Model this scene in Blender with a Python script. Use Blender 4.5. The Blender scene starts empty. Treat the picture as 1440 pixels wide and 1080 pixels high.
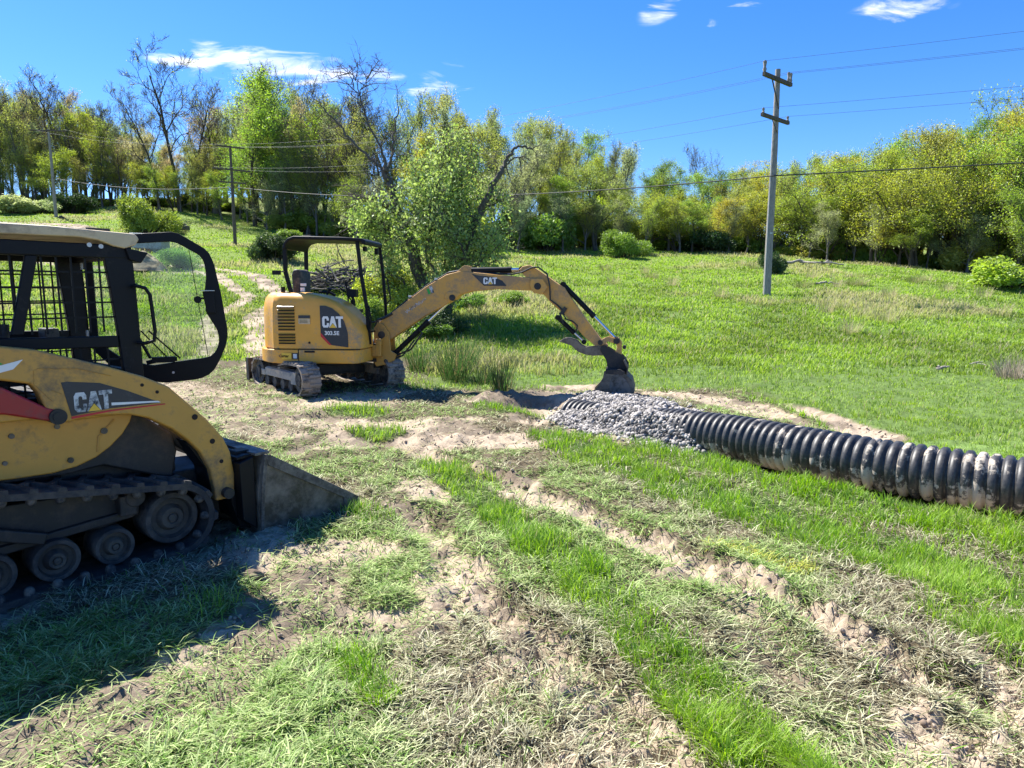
import bpy, math, random
import numpy as np
from mathutils import Vector, Matrix
R = math.radians
sc = bpy.context.scene
COL = sc.collection
rng = np.random.default_rng(7)
random.seed(5)

# ------------------------------------------------------------------ camera
FPX = 950.0; PITCH = R(7.8); EYE = 1.6
cam = bpy.data.cameras.new("camera"); camo = bpy.data.objects.new("camera", cam); COL.objects.link(camo)
camo.location = (0, 0, EYE); camo.rotation_euler = (math.pi/2 - PITCH, 0, 0)
cam.sensor_width = 36; cam.lens = 36*FPX/1440; cam.clip_start = .05; cam.clip_end = 3000
sc.camera = camo
cP, sP = math.cos(PITCH), math.sin(PITCH)

def gpt(px, py, z=0.0):
    "point of the photograph on the ground near the camera"
    u = (px-720)/FPX; v = (540-py)/FPX
    dy = cP+v*sP; dz = v*cP-sP; t = (z-EYE)/dz
    return (u*t, dy*t)

# ------------------------------------------------------------------ value noise
def _h(ix, iy, s):
    n = (ix.astype(np.int64)*374761393 + iy.astype(np.int64)*668265263 + s*974634777) & 0xffffffff
    n = ((n ^ (n >> 13))*1274126177) & 0xffffffff
    return ((n ^ (n >> 16)) & 0xffff)/65535.0
def vnoise(x, y, s=0):
    x = np.asarray(x, float); y = np.asarray(y, float)
    ix = np.floor(x); iy = np.floor(y); fx = x-ix; fy = y-iy
    fx = fx*fx*(3-2*fx); fy = fy*fy*(3-2*fy)
    a = _h(ix, iy, s); b = _h(ix+1, iy, s); c = _h(ix, iy+1, s); d = _h(ix+1, iy+1, s)
    return (a*(1-fx)+b*fx)*(1-fy)+(c*(1-fx)+d*fx)*fy
def fbm(x, y, f=1.0, o=4, s=0):
    r = 0; a = .5; t = 0
    for i in range(o):
        r = r + a*vnoise(x*f, y*f, s+i*17); t += a; f *= 2.03; a *= .5
    return r/t
def sst(a, b, x):
    t = np.clip((x-a)/(b-a), 0, 1); return t*t*(3-2*t)

# ------------------------------------------------------------------ terrain
def poly_dist(x, y, pts):
    "distance to polyline, and run length along it"
    best = np.full(np.shape(x), 1e9); along = np.zeros(np.shape(x)); run = 0
    for (x0, y0), (x1, y1) in zip(pts[:-1], pts[1:]):
        dx, dy = x1-x0, y1-y0; L = math.hypot(dx, dy)
        t = np.clip(((x-x0)*dx+(y-y0)*dy)/(L*L), 0, 1)
        d = np.hypot(x-x0-t*dx, y-y0-t*dy)
        m = d < best; best = np.where(m, d, best); along = np.where(m, run+t*L, along); run += L
    return best, along

def base_height(x, y):
    k = .090+.027*sst(36, 8, x)+.013*sst(8, -16, x)+.042*sst(-12, -38, x)
    s = y-15
    ramp = 1.4*np.log1p(np.exp(np.clip(s/1.4, -30, 30)))
    ramp = np.where(s > 30, s, ramp)
    z = k*ramp
    cap = 19+2*sst(-10, 30, x)
    z = cap*np.tanh(z/cap*1.02) if False else np.where(z > cap*.7, cap*.7+(cap*.3)*np.tanh((z-cap*.7)/(cap*.3)), z)
    z = z+(fbm(x, y, .09, 3, 3)-.5)*sst(12, 30, y)*1.1
    return z

RUTS = [
 ([(-2.6, 8.6), (-2.18, 8.15), (-1.2, 6.98), (-.46, 6.1), (.22, 5.12), (.72, 4.4), (.99, 3.91), (1.19, 3.47)], .17),
 ([(1.16, 3.75), (1.48, 3.07), (1.73, 2.65), (2.1, 2.1)], .12),
 ([(-.75, 4.8), (-.5, 4.3), (-.33, 3.75), (-.15, 3.3), (.13, 2.82), (.36, 2.45), (.6, 1.9)], .16),
]
MUDS = [
 ([(1.14, 3.3), (1.2, 2.82), (1.22, 2.5), (1.28, 2.0)], .22, .6),
 ([(-1.9, 2.0), (-1.59, 2.45), (-1.3, 2.76), (-1.12, 3.15), (-1.12, 3.85)], .26, .95),
 ([(-.1, 2.7), (.1, 2.3), (0.1, 1.8)], .2, .6),
 ([(-8, 13.5), (-5.83, 11.2), (-4.2, 9.9), (-2.67, 8.62), (-1.87, 7.93)], .7, .62),
 ([(-5.4, 10.4), (-3.6, 8.5), (-2.6, 7.4)], .45, .6),
 ([(-5.0, 13.4), (-6.3, 17), (-8.1, 21.5), (-8.9, 27), (-12, 32), (-17, 37)], .5, .8),
 ([(-6.4, 13.6), (-7.6, 17), (-9.5, 21.5), (-10.4, 27), (-13.5, 31.5), (-18, 36)], .42, .7),
 ([(-12, 32), (-20, 34), (-30, 35)], .6, .6),
 ([(-60, 62), (-48, 60), (-38, 58), (-34, 55)], 1.3, .8),
 ([(-.25, 9.9), (.3, 10.2), (.9, 10.9), (1.6, 11.2)], .55, 1.2),
 ([(.3, 8.5), (0.0, 9.2), (.4, 9.7)], .4, 1.2),
 ([(1.6, 11.0), (2.5, 10.5), (3.2, 9.7), (3.75, 8.7), (4.1, 7.6)], .45, 1.2),
 ([(.5, 8.9), (1.3, 8.6), (2.4, 8.0), (2.9, 7.4), (3.6, 7.0)], .75, 1.2),
 ([(2.2, 6.55), (2.6, 5.9), (3.2, 5.2), (3.9, 4.6)], .16, .8),
 ([(2.25, 6.25), (2.5, 5.95), (2.7, 5.7)], .14, .95),
 ([(3.2, 5.0), (3.7, 4.5), (4.4, 3.8)], .13, .8),
]
GREENS = [
 ([(-.55, 5.7), (-.35, 5.31), (.09, 4.33), (.33, 3.75), (.53, 3.15), (.7, 2.7), (.81, 2.36), (.95, 1.8)], .165, 1.15),
 ([(.72, 6.9), (1.33, 5.55), (1.9, 4.7), (2.3, 4.1), (2.75, 3.4)], .38, 1.1),
 ([(1.5, 6.75), (2.25, 5.6), (2.9, 4.75), (3.6, 3.9)], .38, .9),
 ([(2.25, 3.2), (2.4, 2.7), (2.5, 2.3)], .24, .7),
 ([(-.72, 2.8), (-.6, 2.6), (-.5, 2.45)], .07, .5), ([(-1.6, 3.3), (-1.5, 3.2)], .1, .4),
 ([(-1.7, 7.6), (-1.4, 7.5)], .2, .9), ([(-2.3, 9.0), (-1.9, 8.9)], .25, .9),
 ([(-.6, 6.0), (-.3, 5.6)], .22, .8), ([(-.3, 9.2), (.3, 8.6)], .25, .9),
 ([(.4, 7.5), (.9, 7.1)], .2, .9), ([(-1.05, 4.75), (-.95, 4.65)], .16, .6),
]
PIPE = [(5.0, 4.0), (3.93, 4.92), (3.25, 5.5), (2.7, 6.12), (2.25, 6.85), (1.62, 7.75), (1.15, 8.35), (.74, 8.9)]     # pipe axis on the ground plane
TRENCH = PIPE+[(.3, 9.6)]

def field_mask(x, y):
    "1 where the pasture beyond the trench grows"
    # far side of pipe line
    side = (x-2.7)*.66+(y-6.15)*.75
    a = sst(.75, 1.25, side)*sst(-.4, .8, x)*sst(7.3, 6.9, y)+sst(3.3, 4.3, x)*sst(.9, 1.5, side)
    b = sst(10.6, 11.6, y+(fbm(x, y, .8, 3, 9)-.5)*2)*sst(-2.2, -1.0, x)
    c = sst(14.0, 15.5, y+(fbm(x, y, .6, 3, 11)-.5)*3)
    return np.maximum(np.maximum(a, b), c)

def fields(x, y):
    x = np.asarray(x, float); y = np.asarray(y, float)
    w1 = (fbm(x, y, 2.2, 4, 21)-.5); w2 = (fbm(x, y, 7, 3, 31)-.5)
    mud = np.zeros(x.shape)
    for pts, hw in RUTS:
        d, s = poly_dist(x, y, pts); d = d+w1*.25+w2*.16
        mud = np.maximum(mud, 1.05*sst(hw*1.35, hw*.55, d))
    for pts, hw, am in MUDS:
        d, s = poly_dist(x, y, pts); d = d+w1*.7*hw+w2*.3*hw
        mud = np.maximum(mud, am*sst(hw*1.3, hw*.5, d))
    # patchy bare spots through the trampled ground
    near = sst(13, 9, y)*(1-field_mask(x, y))
    mud = np.maximum(mud, near*.9*sst(.585, .69, fbm(x, y, 1.1, 4, 51)+.08*sst(2.2, -.5, x)+.09*sst(3.6, 2.2, y)))
    gr = np.zeros(x.shape)
    for pts, hw, am in GREENS:
        d, s = poly_dist(x, y, pts); d = d+w1*.45*hw+w2*.5*hw
        gr = np.maximum(gr, am*sst(hw*1.3, hw*.55, d))
    fm = field_mask(x, y)
    gr = np.maximum(gr, fm)
    mud = np.where(gr > .3, np.minimum(mud, np.where(fm > .5, mud, .25)), mud)
    m2 = np.clip(mud, 0, 1)
    gr = gr*(1-sst(.5, .9, m2)*np.where(fm > .2, 1, .6))
    return m2, np.clip(gr, 0, 1), fm

def height(x, y):
    x = np.asarray(x, float); y = np.asarray(y, float)
    z = base_height(x, y)
    near = sst(22, 12, y)
    for pts, hw in RUTS:
        d, s = poly_dist(x, y, pts)
        dd = d+(fbm(x, y, 3, 3, 61)-.5)*.12
        z = z-.035*sst(hw*1.25, hw*.6, dd)+.022*np.exp(-((dd-hw*1.35)/(.3*hw))**2)
        cle = (np.sin((s+d*.25)*2*math.pi/.095+fbm(x, y, 3, 2, 5)*3)*.5+.5)**2
        z = z+.034*cle*sst(hw*1.5, hw*1.0, dd)*sst(.3, .5, fbm(x, y, 1.6, 2, 77))
    d, s = poly_dist(x, y, TRENCH)
    dd = d+(fbm(x, y, 2, 3, 62)-.5)*.2
    z = z-.13*sst(.62, .3, dd)+.05*np.exp(-((dd-.8)/.16)**2)*np.maximum(0, (x-2.7)*.66+(y-6.15)*.75 > 0)
    z = z+near*((fbm(x, y, 1.3, 4, 71)-.5)*.12+(fbm(x, y, 7, 3, 72)-.5)*.065+(fbm(x, y, 16, 2, 73)-.5)*.02)
    m, g, f = _mudcache(x, y)
    z = z+near*m*(np.abs(fbm(x, y, 5, 4, 81)-.5)*.13*(.4+1.2*sst(.45, .6, fbm(x, y, 1.2, 2, 83)))+(fbm(x, y, 20, 3, 82)-.5)*.035-.035)
    return z
def _mudcache(x, y): return fields(x, y)
def H(x, y): return float(height(np.array([x]), np.array([y]))[0])

def on_ground(px, py, y0=9, y1=160):
    "where the view ray of a photograph pixel meets the terrain"
    u = (px-720)/FPX; v = (540-py)/FPX
    dy = cP+v*sP; dz = v*cP-sP
    Y = np.linspace(y0, y1, 1500); X = u*Y/dy; Z = EYE+dz*Y/dy
    h = base_height(X, Y); k = np.nonzero(h >= Z)[0]
    i = k[0] if len(k) else len(Y)-1
    return float(X[i]), float(Y[i]), float(h[i])

# ------------------------------------------------------------------ mesh building
class MB:
    def __init__(s): s.v = []; s.f = []; s.m = []; s.mi = 0
    def add(s, vs, fs):
        n = len(s.v); s.v += [tuple(map(float, p)) for p in vs]; s.f += [tuple(i+n for i in f) for f in fs]; s.m += [s.mi]*len(fs); return s
    def box(s, c, d, rot=None):
        hx, hy, hz = d[0]/2, d[1]/2, d[2]/2
        P = [Vector((sx*hx, sy*hy, sz*hz)) for sz in (-1, 1) for sy in (-1, 1) for sx in (-1, 1)]
        if rot is not None: P = [rot @ p for p in P]
        P = [p+Vector(c) for p in P]
        return s.add(P, [(0, 2, 3, 1), (4, 5, 7, 6), (0, 1, 5, 4), (2, 6, 7, 3), (0, 4, 6, 2), (1, 3, 7, 5)])
    def prism(s, poly, y0, y1, axis='y'):
        n = len(poly)
        def P(a, b, c): return (a, c, b) if axis == 'y' else ((a, b, c) if axis == 'z' else (c, a, b))
        A = sum(poly[i][0]*poly[(i+1) % n][1]-poly[(i+1) % n][0]*poly[i][1] for i in range(n))
        if (A < 0): poly = poly[::-1]
        v = [P(a, b, y0) for a, b in poly]+[P(a, b, y1) for a, b in poly]
        side = [(i, (i+1) % n, n+(i+1) % n, n+i) for i in range(n)]
        f = side+[tuple(range(n-1, -1, -1)), tuple(range(n, 2*n))]
        if axis == 'y': f = [q[::-1] for q in f]
        return s.add(v, f)
    def beam(s, p0, p1, w, h, up=(0, 0, 1)):
        p0, p1 = Vector(p0), Vector(p1); d = (p1-p0); L = d.length; d.normalize(); u = Vector(up)
        x = d.cross(u)
        if x.length < 1e-4: x = d.cross(Vector((1, 0, 0)))
        x.normalize(); u = x.cross(d)
        rot = Matrix((d, x, u)).transposed()
        return s.box((p0+p1)/2, (L, w, h), rot)
    def tube(s, pts, r, n=8, caps=True):
        pts = [Vector(p) for p in pts]; rs = r if isinstance(r, (list, tuple)) else [r]*len(pts)
        vs = []; fs = []; ref = None
        for i, p in enumerate(pts):
            d = (pts[min(i+1, len(pts)-1)]-pts[max(i-1, 0)])
            if d.length < 1e-9: d = Vector((0, 0, 1))
            d.normalize()
            if ref is None:
                ref = d.cross(Vector((0, 0, 1)))
                if ref.length < .1: ref = d.cross(Vector((1, 0, 0)))
            a = ref-d*ref.dot(d)
            if a.length < 1e-6: a = d.cross(Vector((0, 1, .3)))
            a.normalize(); ref = a; b = d.cross(a)
            for k in range(n):
                t = 2*math.pi*k/n; vs.append(p+(a*math.cos(t)+b*math.sin(t))*rs[i])
        for i in range(len(pts)-1):
            for k in range(n):
                fs.append((i*n+k, i*n+(k+1) % n, (i+1)*n+(k+1) % n, (i+1)*n+k))
        if caps:
            fs.append(tuple(range(n-1, -1, -1))); fs.append(tuple((len(pts)-1)*n+k for k in range(n)))
        return s.add(vs, fs)
    def cyl(s, p0, p1, r, n=16, r1=None): return s.tube([p0, p1], [r, r if r1 is None else r1], n)
    def build(s, name, mat, parent=None, bevel=0, smooth=False, seg=2):
        me = bpy.data.meshes.new(name); me.from_pydata(s.v, [], s.f)
        mats = mat if isinstance(mat, (list, tuple)) else [mat]
        for m in mats: me.materials.append(m)
        if len(mats) > 1: me.polygons.foreach_set('material_index', s.m)
        me.update()
        if smooth: me.polygons.foreach_set('use_smooth', [True]*len(me.polygons))
        o = bpy.data.objects.new(name, me); COL.objects.link(o)
        if parent is not None: o.parent = parent
        if bevel:
            b = o.modifiers.new('bevel', 'BEVEL'); b.width = bevel; b.segments = seg; b.limit_method = 'ANGLE'; b.angle_limit = R(35)
            b.use_clamp_overlap = True
            for p in me.polygons: p.use_smooth = True
            try: b.harden_normals = True
            except Exception: pass
        if smooth and not bevel:
            try: me.set_sharp_from_angle(angle=R(40))
            except Exception: pass
        return o

def np_mesh(name, V, F, mat, col=None, parent=None, smooth=False, link=True, F3=None):
    "F: (n,4) quads; F3: (n,3) triangles"
    me = bpy.data.meshes.new(name)
    nq = 0 if F is None else len(F); nt = 0 if F3 is None else len(F3)
    me.vertices.add(len(V)); me.vertices.foreach_set('co', np.asarray(V, np.float32).ravel())
    me.loops.add(nq*4+nt*3); me.polygons.add(nq+nt)
    li = []; 
    if nq: li.append(np.asarray(F, np.int32).ravel())
    if nt: li.append(np.asarray(F3, np.int32).ravel())
    me.loops.foreach_set('vertex_index', np.concatenate(li))
    st = np.concatenate([np.arange(nq)*4, nq*4+np.arange(nt)*3]).astype(np.int32)
    me.polygons.foreach_set('loop_start', st)
    if smooth: me.polygons.foreach_set('use_smooth', np.ones(nq+nt, bool))
    me.materials.append(mat)
    if col is not None:
        a = me.color_attributes.new('col', 'FLOAT_COLOR', 'POINT')
        c = np.ones((len(V), 4), np.float32); c[:, :3] = col; a.data.foreach_set('color', c.ravel())
    me.update(calc_edges=True)
    if not link: return me
    o = bpy.data.objects.new(name, me); COL.objects.link(o)
    if parent is not None: o.parent = parent
    return o

def thing(name, label, cat, loc=(0, 0, 0), rotz=0, group=None):
    o = bpy.data.objects.new(name, None); COL.objects.link(o)
    o.location = loc; o.rotation_euler = (0, 0, rotz); o.empty_display_size = .2
    o['label'] = label; o['category'] = cat
    if group: o['group'] = group
    return o
def tag(o, label=None, cat=None, group=None, kind=None):
    if label: o['label'] = label
    if cat: o['category'] = cat
    if group: o['group'] = group
    if kind: o['kind'] = kind
    return o
def heading(az): return R(90-az)

# ------------------------------------------------------------------ materials
def mat(name, base=(.5, .5, .5), rough=.6, metal=0, spec=.5):
    m = bpy.data.materials.new(name); m.use_nodes = True
    b = m.node_tree.nodes['Principled BSDF']
    b.inputs['Base Color'].default_value = (*base, 1); b.inputs['Roughness'].default_value = rough
    b.inputs['Metallic'].default_value = metal; b.inputs['Specular IOR Level'].default_value = spec
    return m, m.node_tree, b
def N(nt, t, **k):
    n = nt.nodes.new(t)
    for a, v in k.items(): setattr(n, a, v)
    return n
def noise_node(nt, scale, detail=6, rough=.6, coord='Object', vec=None, stretch=None):
    n = N(nt, 'ShaderNodeTexNoise'); n.inputs['Scale'].default_value = scale; n.inputs['Detail'].default_value = detail; n.inputs['Roughness'].default_value = rough
    tc = N(nt, 'ShaderNodeTexCoord'); src = tc.outputs[coord]
    if stretch:
        mp = N(nt, 'ShaderNodeMapping'); mp.inputs['Scale'].default_value = stretch; nt.links.new(src, mp.inputs[0]); src = mp.outputs[0]
    nt.links.new(src, n.inputs['Vector']); return n
def ramp(nt, src, stops):
    r = N(nt, 'ShaderNodeValToRGB'); e = r.color_ramp.elements
    while len(e) > 1: e.remove(e[-1])
    e[0].position = stops[0][0]; e[0].color = (*stops[0][1], 1) if len(stops[0][1]) == 3 else stops[0][1]
    for p, c in stops[1:]:
        x = e.new(p); x.color = (*c, 1)
    nt.links.new(src, r.inputs[0]); return r
def mixc(nt, fac, a, b):
    m = N(nt, 'ShaderNodeMix', data_type='RGBA')
    for sock, v in ((m.inputs[0], fac), (m.inputs[6], a), (m.inputs[7], b)):
        if hasattr(v, 'is_output'): nt.links.new(v, sock)
        elif isinstance(v, (int, float)): sock.default_value = v
        else: sock.default_value = (*v, 1)
    return m.outputs[2]
def bump(nt, b, h, strength=.3, dist=.01):
    n = N(nt, 'ShaderNodeBump'); n.inputs['Strength'].default_value = strength; n.inputs['Distance'].default_value = dist
    nt.links.new(h, n.inputs['Height']); nt.links.new(n.outputs[0], b.inputs['Normal'])

def dirty(name, base, dirt, amount=.5, rough=.45, scale=3.0, metal=0, bmp=.15, fine=28, spec=.5, zdirt=None):
    "painted or bare surface with patches of dried dirt and scuffs"
    m, nt, b = mat(name, base, rough, metal, spec)
    n1 = noise_node(nt, scale, 8, .65); n2 = noise_node(nt, fine, 5, .7)
    add = N(nt, 'ShaderNodeMath', operation='MULTIPLY_ADD'); nt.links.new(n2.outputs[0], add.inputs[0]); add.inputs[1].default_value = .45
    nt.links.new(n1.outputs[0], add.inputs[2]); src = add.outputs[0]
    if zdirt:
        tc = N(nt, 'ShaderNodeTexCoord'); sx = N(nt, 'ShaderNodeSeparateXYZ'); nt.links.new(tc.outputs['Object'], sx.inputs[0])
        mr = N(nt, 'ShaderNodeMapRange'); mr.inputs[1].default_value = zdirt[0]; mr.inputs[2].default_value = zdirt[1]; mr.inputs[3].default_value = zdirt[2]; mr.inputs[4].default_value = 0
        nt.links.new(sx.outputs[2], mr.inputs[0])
        a2 = N(nt, 'ShaderNodeMath', operation='ADD'); nt.links.new(src, a2.inputs[0]); nt.links.new(mr.outputs[0], a2.inputs[1]); src = a2.outputs[0]
    t = .95-amount*.5
    r = ramp(nt, src, [(t-.1, (0, 0, 0)), (t+.1, (1, 1, 1))])
    v = ramp(nt, n1.outputs[0], [(.3, tuple(c*.86 for c in base)), (.7, tuple(min(1, c*1.1) for c in base))])
    c = mixc(nt, r.outputs[0], v.outputs[0], dirt); nt.links.new(c, b.inputs['Base Color'])
    rr = N(nt, 'ShaderNodeMapRange'); rr.inputs[3].default_value = rough; rr.inputs[4].default_value = .92
    nt.links.new(r.outputs[0], rr.inputs[0]); nt.links.new(rr.outputs[0], b.inputs['Roughness'])
    if metal: 
        mm = N(nt, 'ShaderNodeMapRange'); mm.inputs[3].default_value = metal; mm.inputs[4].default_value = 0
        nt.links.new(r.outputs[0], mm.inputs[0]); nt.links.new(mm.outputs[0], b.inputs['Metallic'])
    if bmp: bump(nt, b, add.outputs[0], bmp, .004)
    return m
DUST = (.33, .25, .17); MUDC = (.21, .155, .11)
M = {}
M['yellow'] = dirty('machine_yellow', (.74, .36, .045), DUST, .2, .36, 2.2, bmp=.03)
M['yellow2'] = dirty('faded_machine_yellow', (.56, .29, .052), (.22, .15, .08), .28, .42, 2.0, bmp=.04)
M['armyel'] = dirty('dull_machine_yellow', (.66, .335, .060), (.38, .24, .12), .38, .45, 3.0, bmp=.05)
M['black'] = dirty('black_paint', (.007, .008, .010), (.05, .045, .04), .05, .5, 3, bmp=.03, spec=.2)
M['blackdirty'] = dirty('black_steel_muddy', (.014, .015, .017), (.075, .06, .048), .3, .6, 5, bmp=.25)
M['beige'] = dirty('sun_bleached_roof_paint', (.64, .50, .30), (.35, .27, .18), .3, .55, 4, bmp=.05)
M['rubber'] = dirty('muddy_rubber', (.022, .023, .026), (.085, .075, .065), .36, .75, 5, bmp=.4)
M['rubberlight'] = dirty('dried_mud_rubber', (.045, .042, .04), (.30, .25, .20), .56, .85, 6, bmp=.5)
M['rubbersilt'] = dirty('silty_rubber', (.03, .03, .032), (.15, .13, .105), .4, .85, 7, bmp=.5)
M['steel'] = dirty('worn_bucket_steel', (.045, .040, .032), (.21, .175, .13), .46, .5, 3.2, metal=.2, bmp=.5, fine=14)
M['hub'] = dirty('dull_wheel_hub', (.030, .029, .029), (.085, .075, .06), .35, .6, 6, bmp=.3)
M['steelgrey'] = dirty('grey_scraped_steel', (.17, .16, .145), (.07, .06, .048), .4, .5, 6, metal=.3, bmp=.15)
M['framegrey'] = dirty('grey_track_frame', (.20, .21, .23), (.50, .42, .33), .5, .6, 4, bmp=.2)
M['chrome'] = mat('polished_rod', (.75, .77, .78), .15, 1)[0]
M['red'] = dirty('red_brace_paint', (.34, .012, .018), (.16, .08, .06), .3, .4, 3, bmp=.05)
M['decal'] = dirty('navy_decal', (.012, .02, .035), (.1, .09, .08), .2, .35, 4, bmp=0)
M['white'] = mat('white_decal', (.78, .78, .76), .5)[0]
M['scuffwhite'] = dirty('scuffed_white_decal', (.66, .68, .68), (.04, .05, .06), .42, .5, 11, bmp=0, fine=50)
M['tri'] = mat('yellow_decal', (.8, .5, .05), .5)[0]
M['reddecal'] = mat('red_decal', (.55, .02, .03), .5)[0]
M['green'] = mat('green_sticker', (.02, .35, .05), .5)[0]
M['vinyl'] = dirty('black_vinyl', (.02, .02, .023), (.15, .13, .11), .3, .6, 5, bmp=.1)
M['lamp'] = mat('lamp_lens', (.55, .56, .55), .2)[0]
M['slot'] = mat('dark_slot', (.015, .008, .006), .8)[0]
M['conduit'] = mat('rubber_hose', (.02, .02, .02), .5)[0]

def glass_mat():
    m = bpy.data.materials.new('tinted_door_glass'); m.use_nodes = True; nt = m.node_tree; nt.nodes.clear()
    o = N(nt, 'ShaderNodeOutputMaterial'); t = N(nt, 'ShaderNodeBsdfTransparent'); t.inputs[0].default_value = (.86, .92, .88, 1)
    g = N(nt, 'ShaderNodeBsdfGlossy'); g.inputs['Roughness'].default_value = .03
    d = N(nt, 'ShaderNodeBsdfDiffuse'); d.inputs[0].default_value = (.5, .5, .46, 1)
    fr = N(nt, 'ShaderNodeFresnel'); fr.inputs[0].default_value = 1.45
    mx = N(nt, 'ShaderNodeMixShader'); nt.links.new(fr.outputs[0], mx.inputs[0]); nt.links.new(t.outputs[0], mx.inputs[1]); nt.links.new(g.outputs[0], mx.inputs[2])
    n = noise_node(nt, 6, 6, .7); r = ramp(nt, n.outputs[0], [(.4, (.01, .01, .01)), (.85, (.06, .06, .06))])
    m2 = N(nt, 'ShaderNodeMixShader'); nt.links.new(r.outputs[0], m2.inputs[0]); nt.links.new(mx.outputs[0], m2.inputs[1]); nt.links.new(d.outputs[0], m2.inputs[2])
    nt.links.new(m2.outputs[0], o.inputs[0]); return m
M['glass'] = glass_mat()

def leaf_mat(name, c1, c2, trans=.45, tc=None, var=.35, attr=False, rough=.5, gloss=.05):
    m = bpy.data.materials.new(name); m.use_nodes = True; nt = m.node_tree; nt.nodes.clear()
    o = N(nt, 'ShaderNodeOutputMaterial')
    if attr:
        a = N(nt, 'ShaderNodeAttribute', attribute_name='col'); col = a.outputs['Color']
    else:
        gi = N(nt, 'ShaderNodeNewGeometry'); oi = N(nt, 'ShaderNodeObjectInfo')
        nz = noise_node(nt, .9, 3, .6)
        c = mixc(nt, gi.outputs['Random Per Island'], c1, c2)
        mm = N(nt, 'ShaderNodeMapRange'); mm.inputs[1].default_value = .3; mm.inputs[2].default_value = .7; mm.inputs[3].default_value = 1-var; mm.inputs[4].default_value = 1+var
        nt.links.new(nz.outputs[0], mm.inputs[0])
        hs = N(nt, 'ShaderNodeHueSaturation'); nt.links.new(c, hs.inputs['Color']); nt.links.new(mm.outputs[0], hs.inputs['Value'])
        h2 = N(nt, 'ShaderNodeMapRange'); h2.inputs[3].default_value = .475; h2.inputs[4].default_value = .525; nt.links.new(oi.outputs['Random'], h2.inputs[0]); nt.links.new(h2.outputs[0], hs.inputs['Hue'])
        col = hs.outputs[0]
    d = N(nt, 'ShaderNodeBsdfDiffuse'); nt.links.new(col, d.inputs[0])
    t = N(nt, 'ShaderNodeBsdfTranslucent')
    hs2 = N(nt, 'ShaderNodeHueSaturation'); hs2.inputs['Saturation'].default_value = 1.1; hs2.inputs['Value'].default_value = 1.15; nt.links.new(col, hs2.inputs['Color']); nt.links.new(hs2.outputs[0], t.inputs[0])
    mx = N(nt, 'ShaderNodeMixShader'); mx.inputs[0].default_value = trans; nt.links.new(d.outputs[0], mx.inputs[1]); nt.links.new(t.outputs[0], mx.inputs[2])
    g = N(nt, 'ShaderNodeBsdfGlossy'); g.inputs['Roughness'].default_value = rough; g.inputs[0].default_value = (.7, .75, .7, 1)
    m3 = N(nt, 'ShaderNodeMixShader'); m3.inputs[0].default_value = gloss; nt.links.new(mx.outputs[0], m3.inputs[1]); nt.links.new(g.outputs[0], m3.inputs[2])
    nt.links.new(m3.outputs[0], o.inputs[0]); return m
M['flatblade'] = leaf_mat('flattened_grass_blades', None, None, .4, attr=True, rough=.6, gloss=.025)
M['blade'] = leaf_mat('grass_blades', None, None, .5, attr=True, rough=.55, gloss=.03)

def bark(name, c, c2):
    m, nt, b = mat(name, c, .9, 0, .2)
    n = noise_node(nt, 5, 6, .7, stretch=(6, 6, 1)); r = ramp(nt, n.outputs[0], [(.35, c), (.65, c2)]); nt.links.new(r.outputs[0], b.inputs['Base Color'])
    bump(nt, b, n.outputs[0], .6, .03); return m
M['bark'] = bark('dark_bark', (.045, .038, .030), (.11, .095, .078))
M['barkgrey'] = bark('grey_bark', (.085, .078, .068), (.19, .175, .155))
M['deadwood'] = bark('bleached_deadwood', (.22, .19, .155), (.42, .38, .32))
M['midbark'] = bark('mottled_bark', (.06, .052, .042), (.17, .155, .13))
M['polewood'] = bark('weathered_pole_wood', (.20, .185, .165), (.36, .335, .30))
M['darkpole'] = bark('dark_creosoted_wood', (.075, .062, .05), (.15, .125, .10))
M['wire'] = mat('line_wire', (.10, .10, .10), .6)[0]
M['wire'].node_tree.nodes['Principled BSDF'].inputs['Base Color'].default_value = (.05, .07, .10, 1)
M['cable'] = mat('service_cable', (.035, .035, .03), .6)[0]
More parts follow.
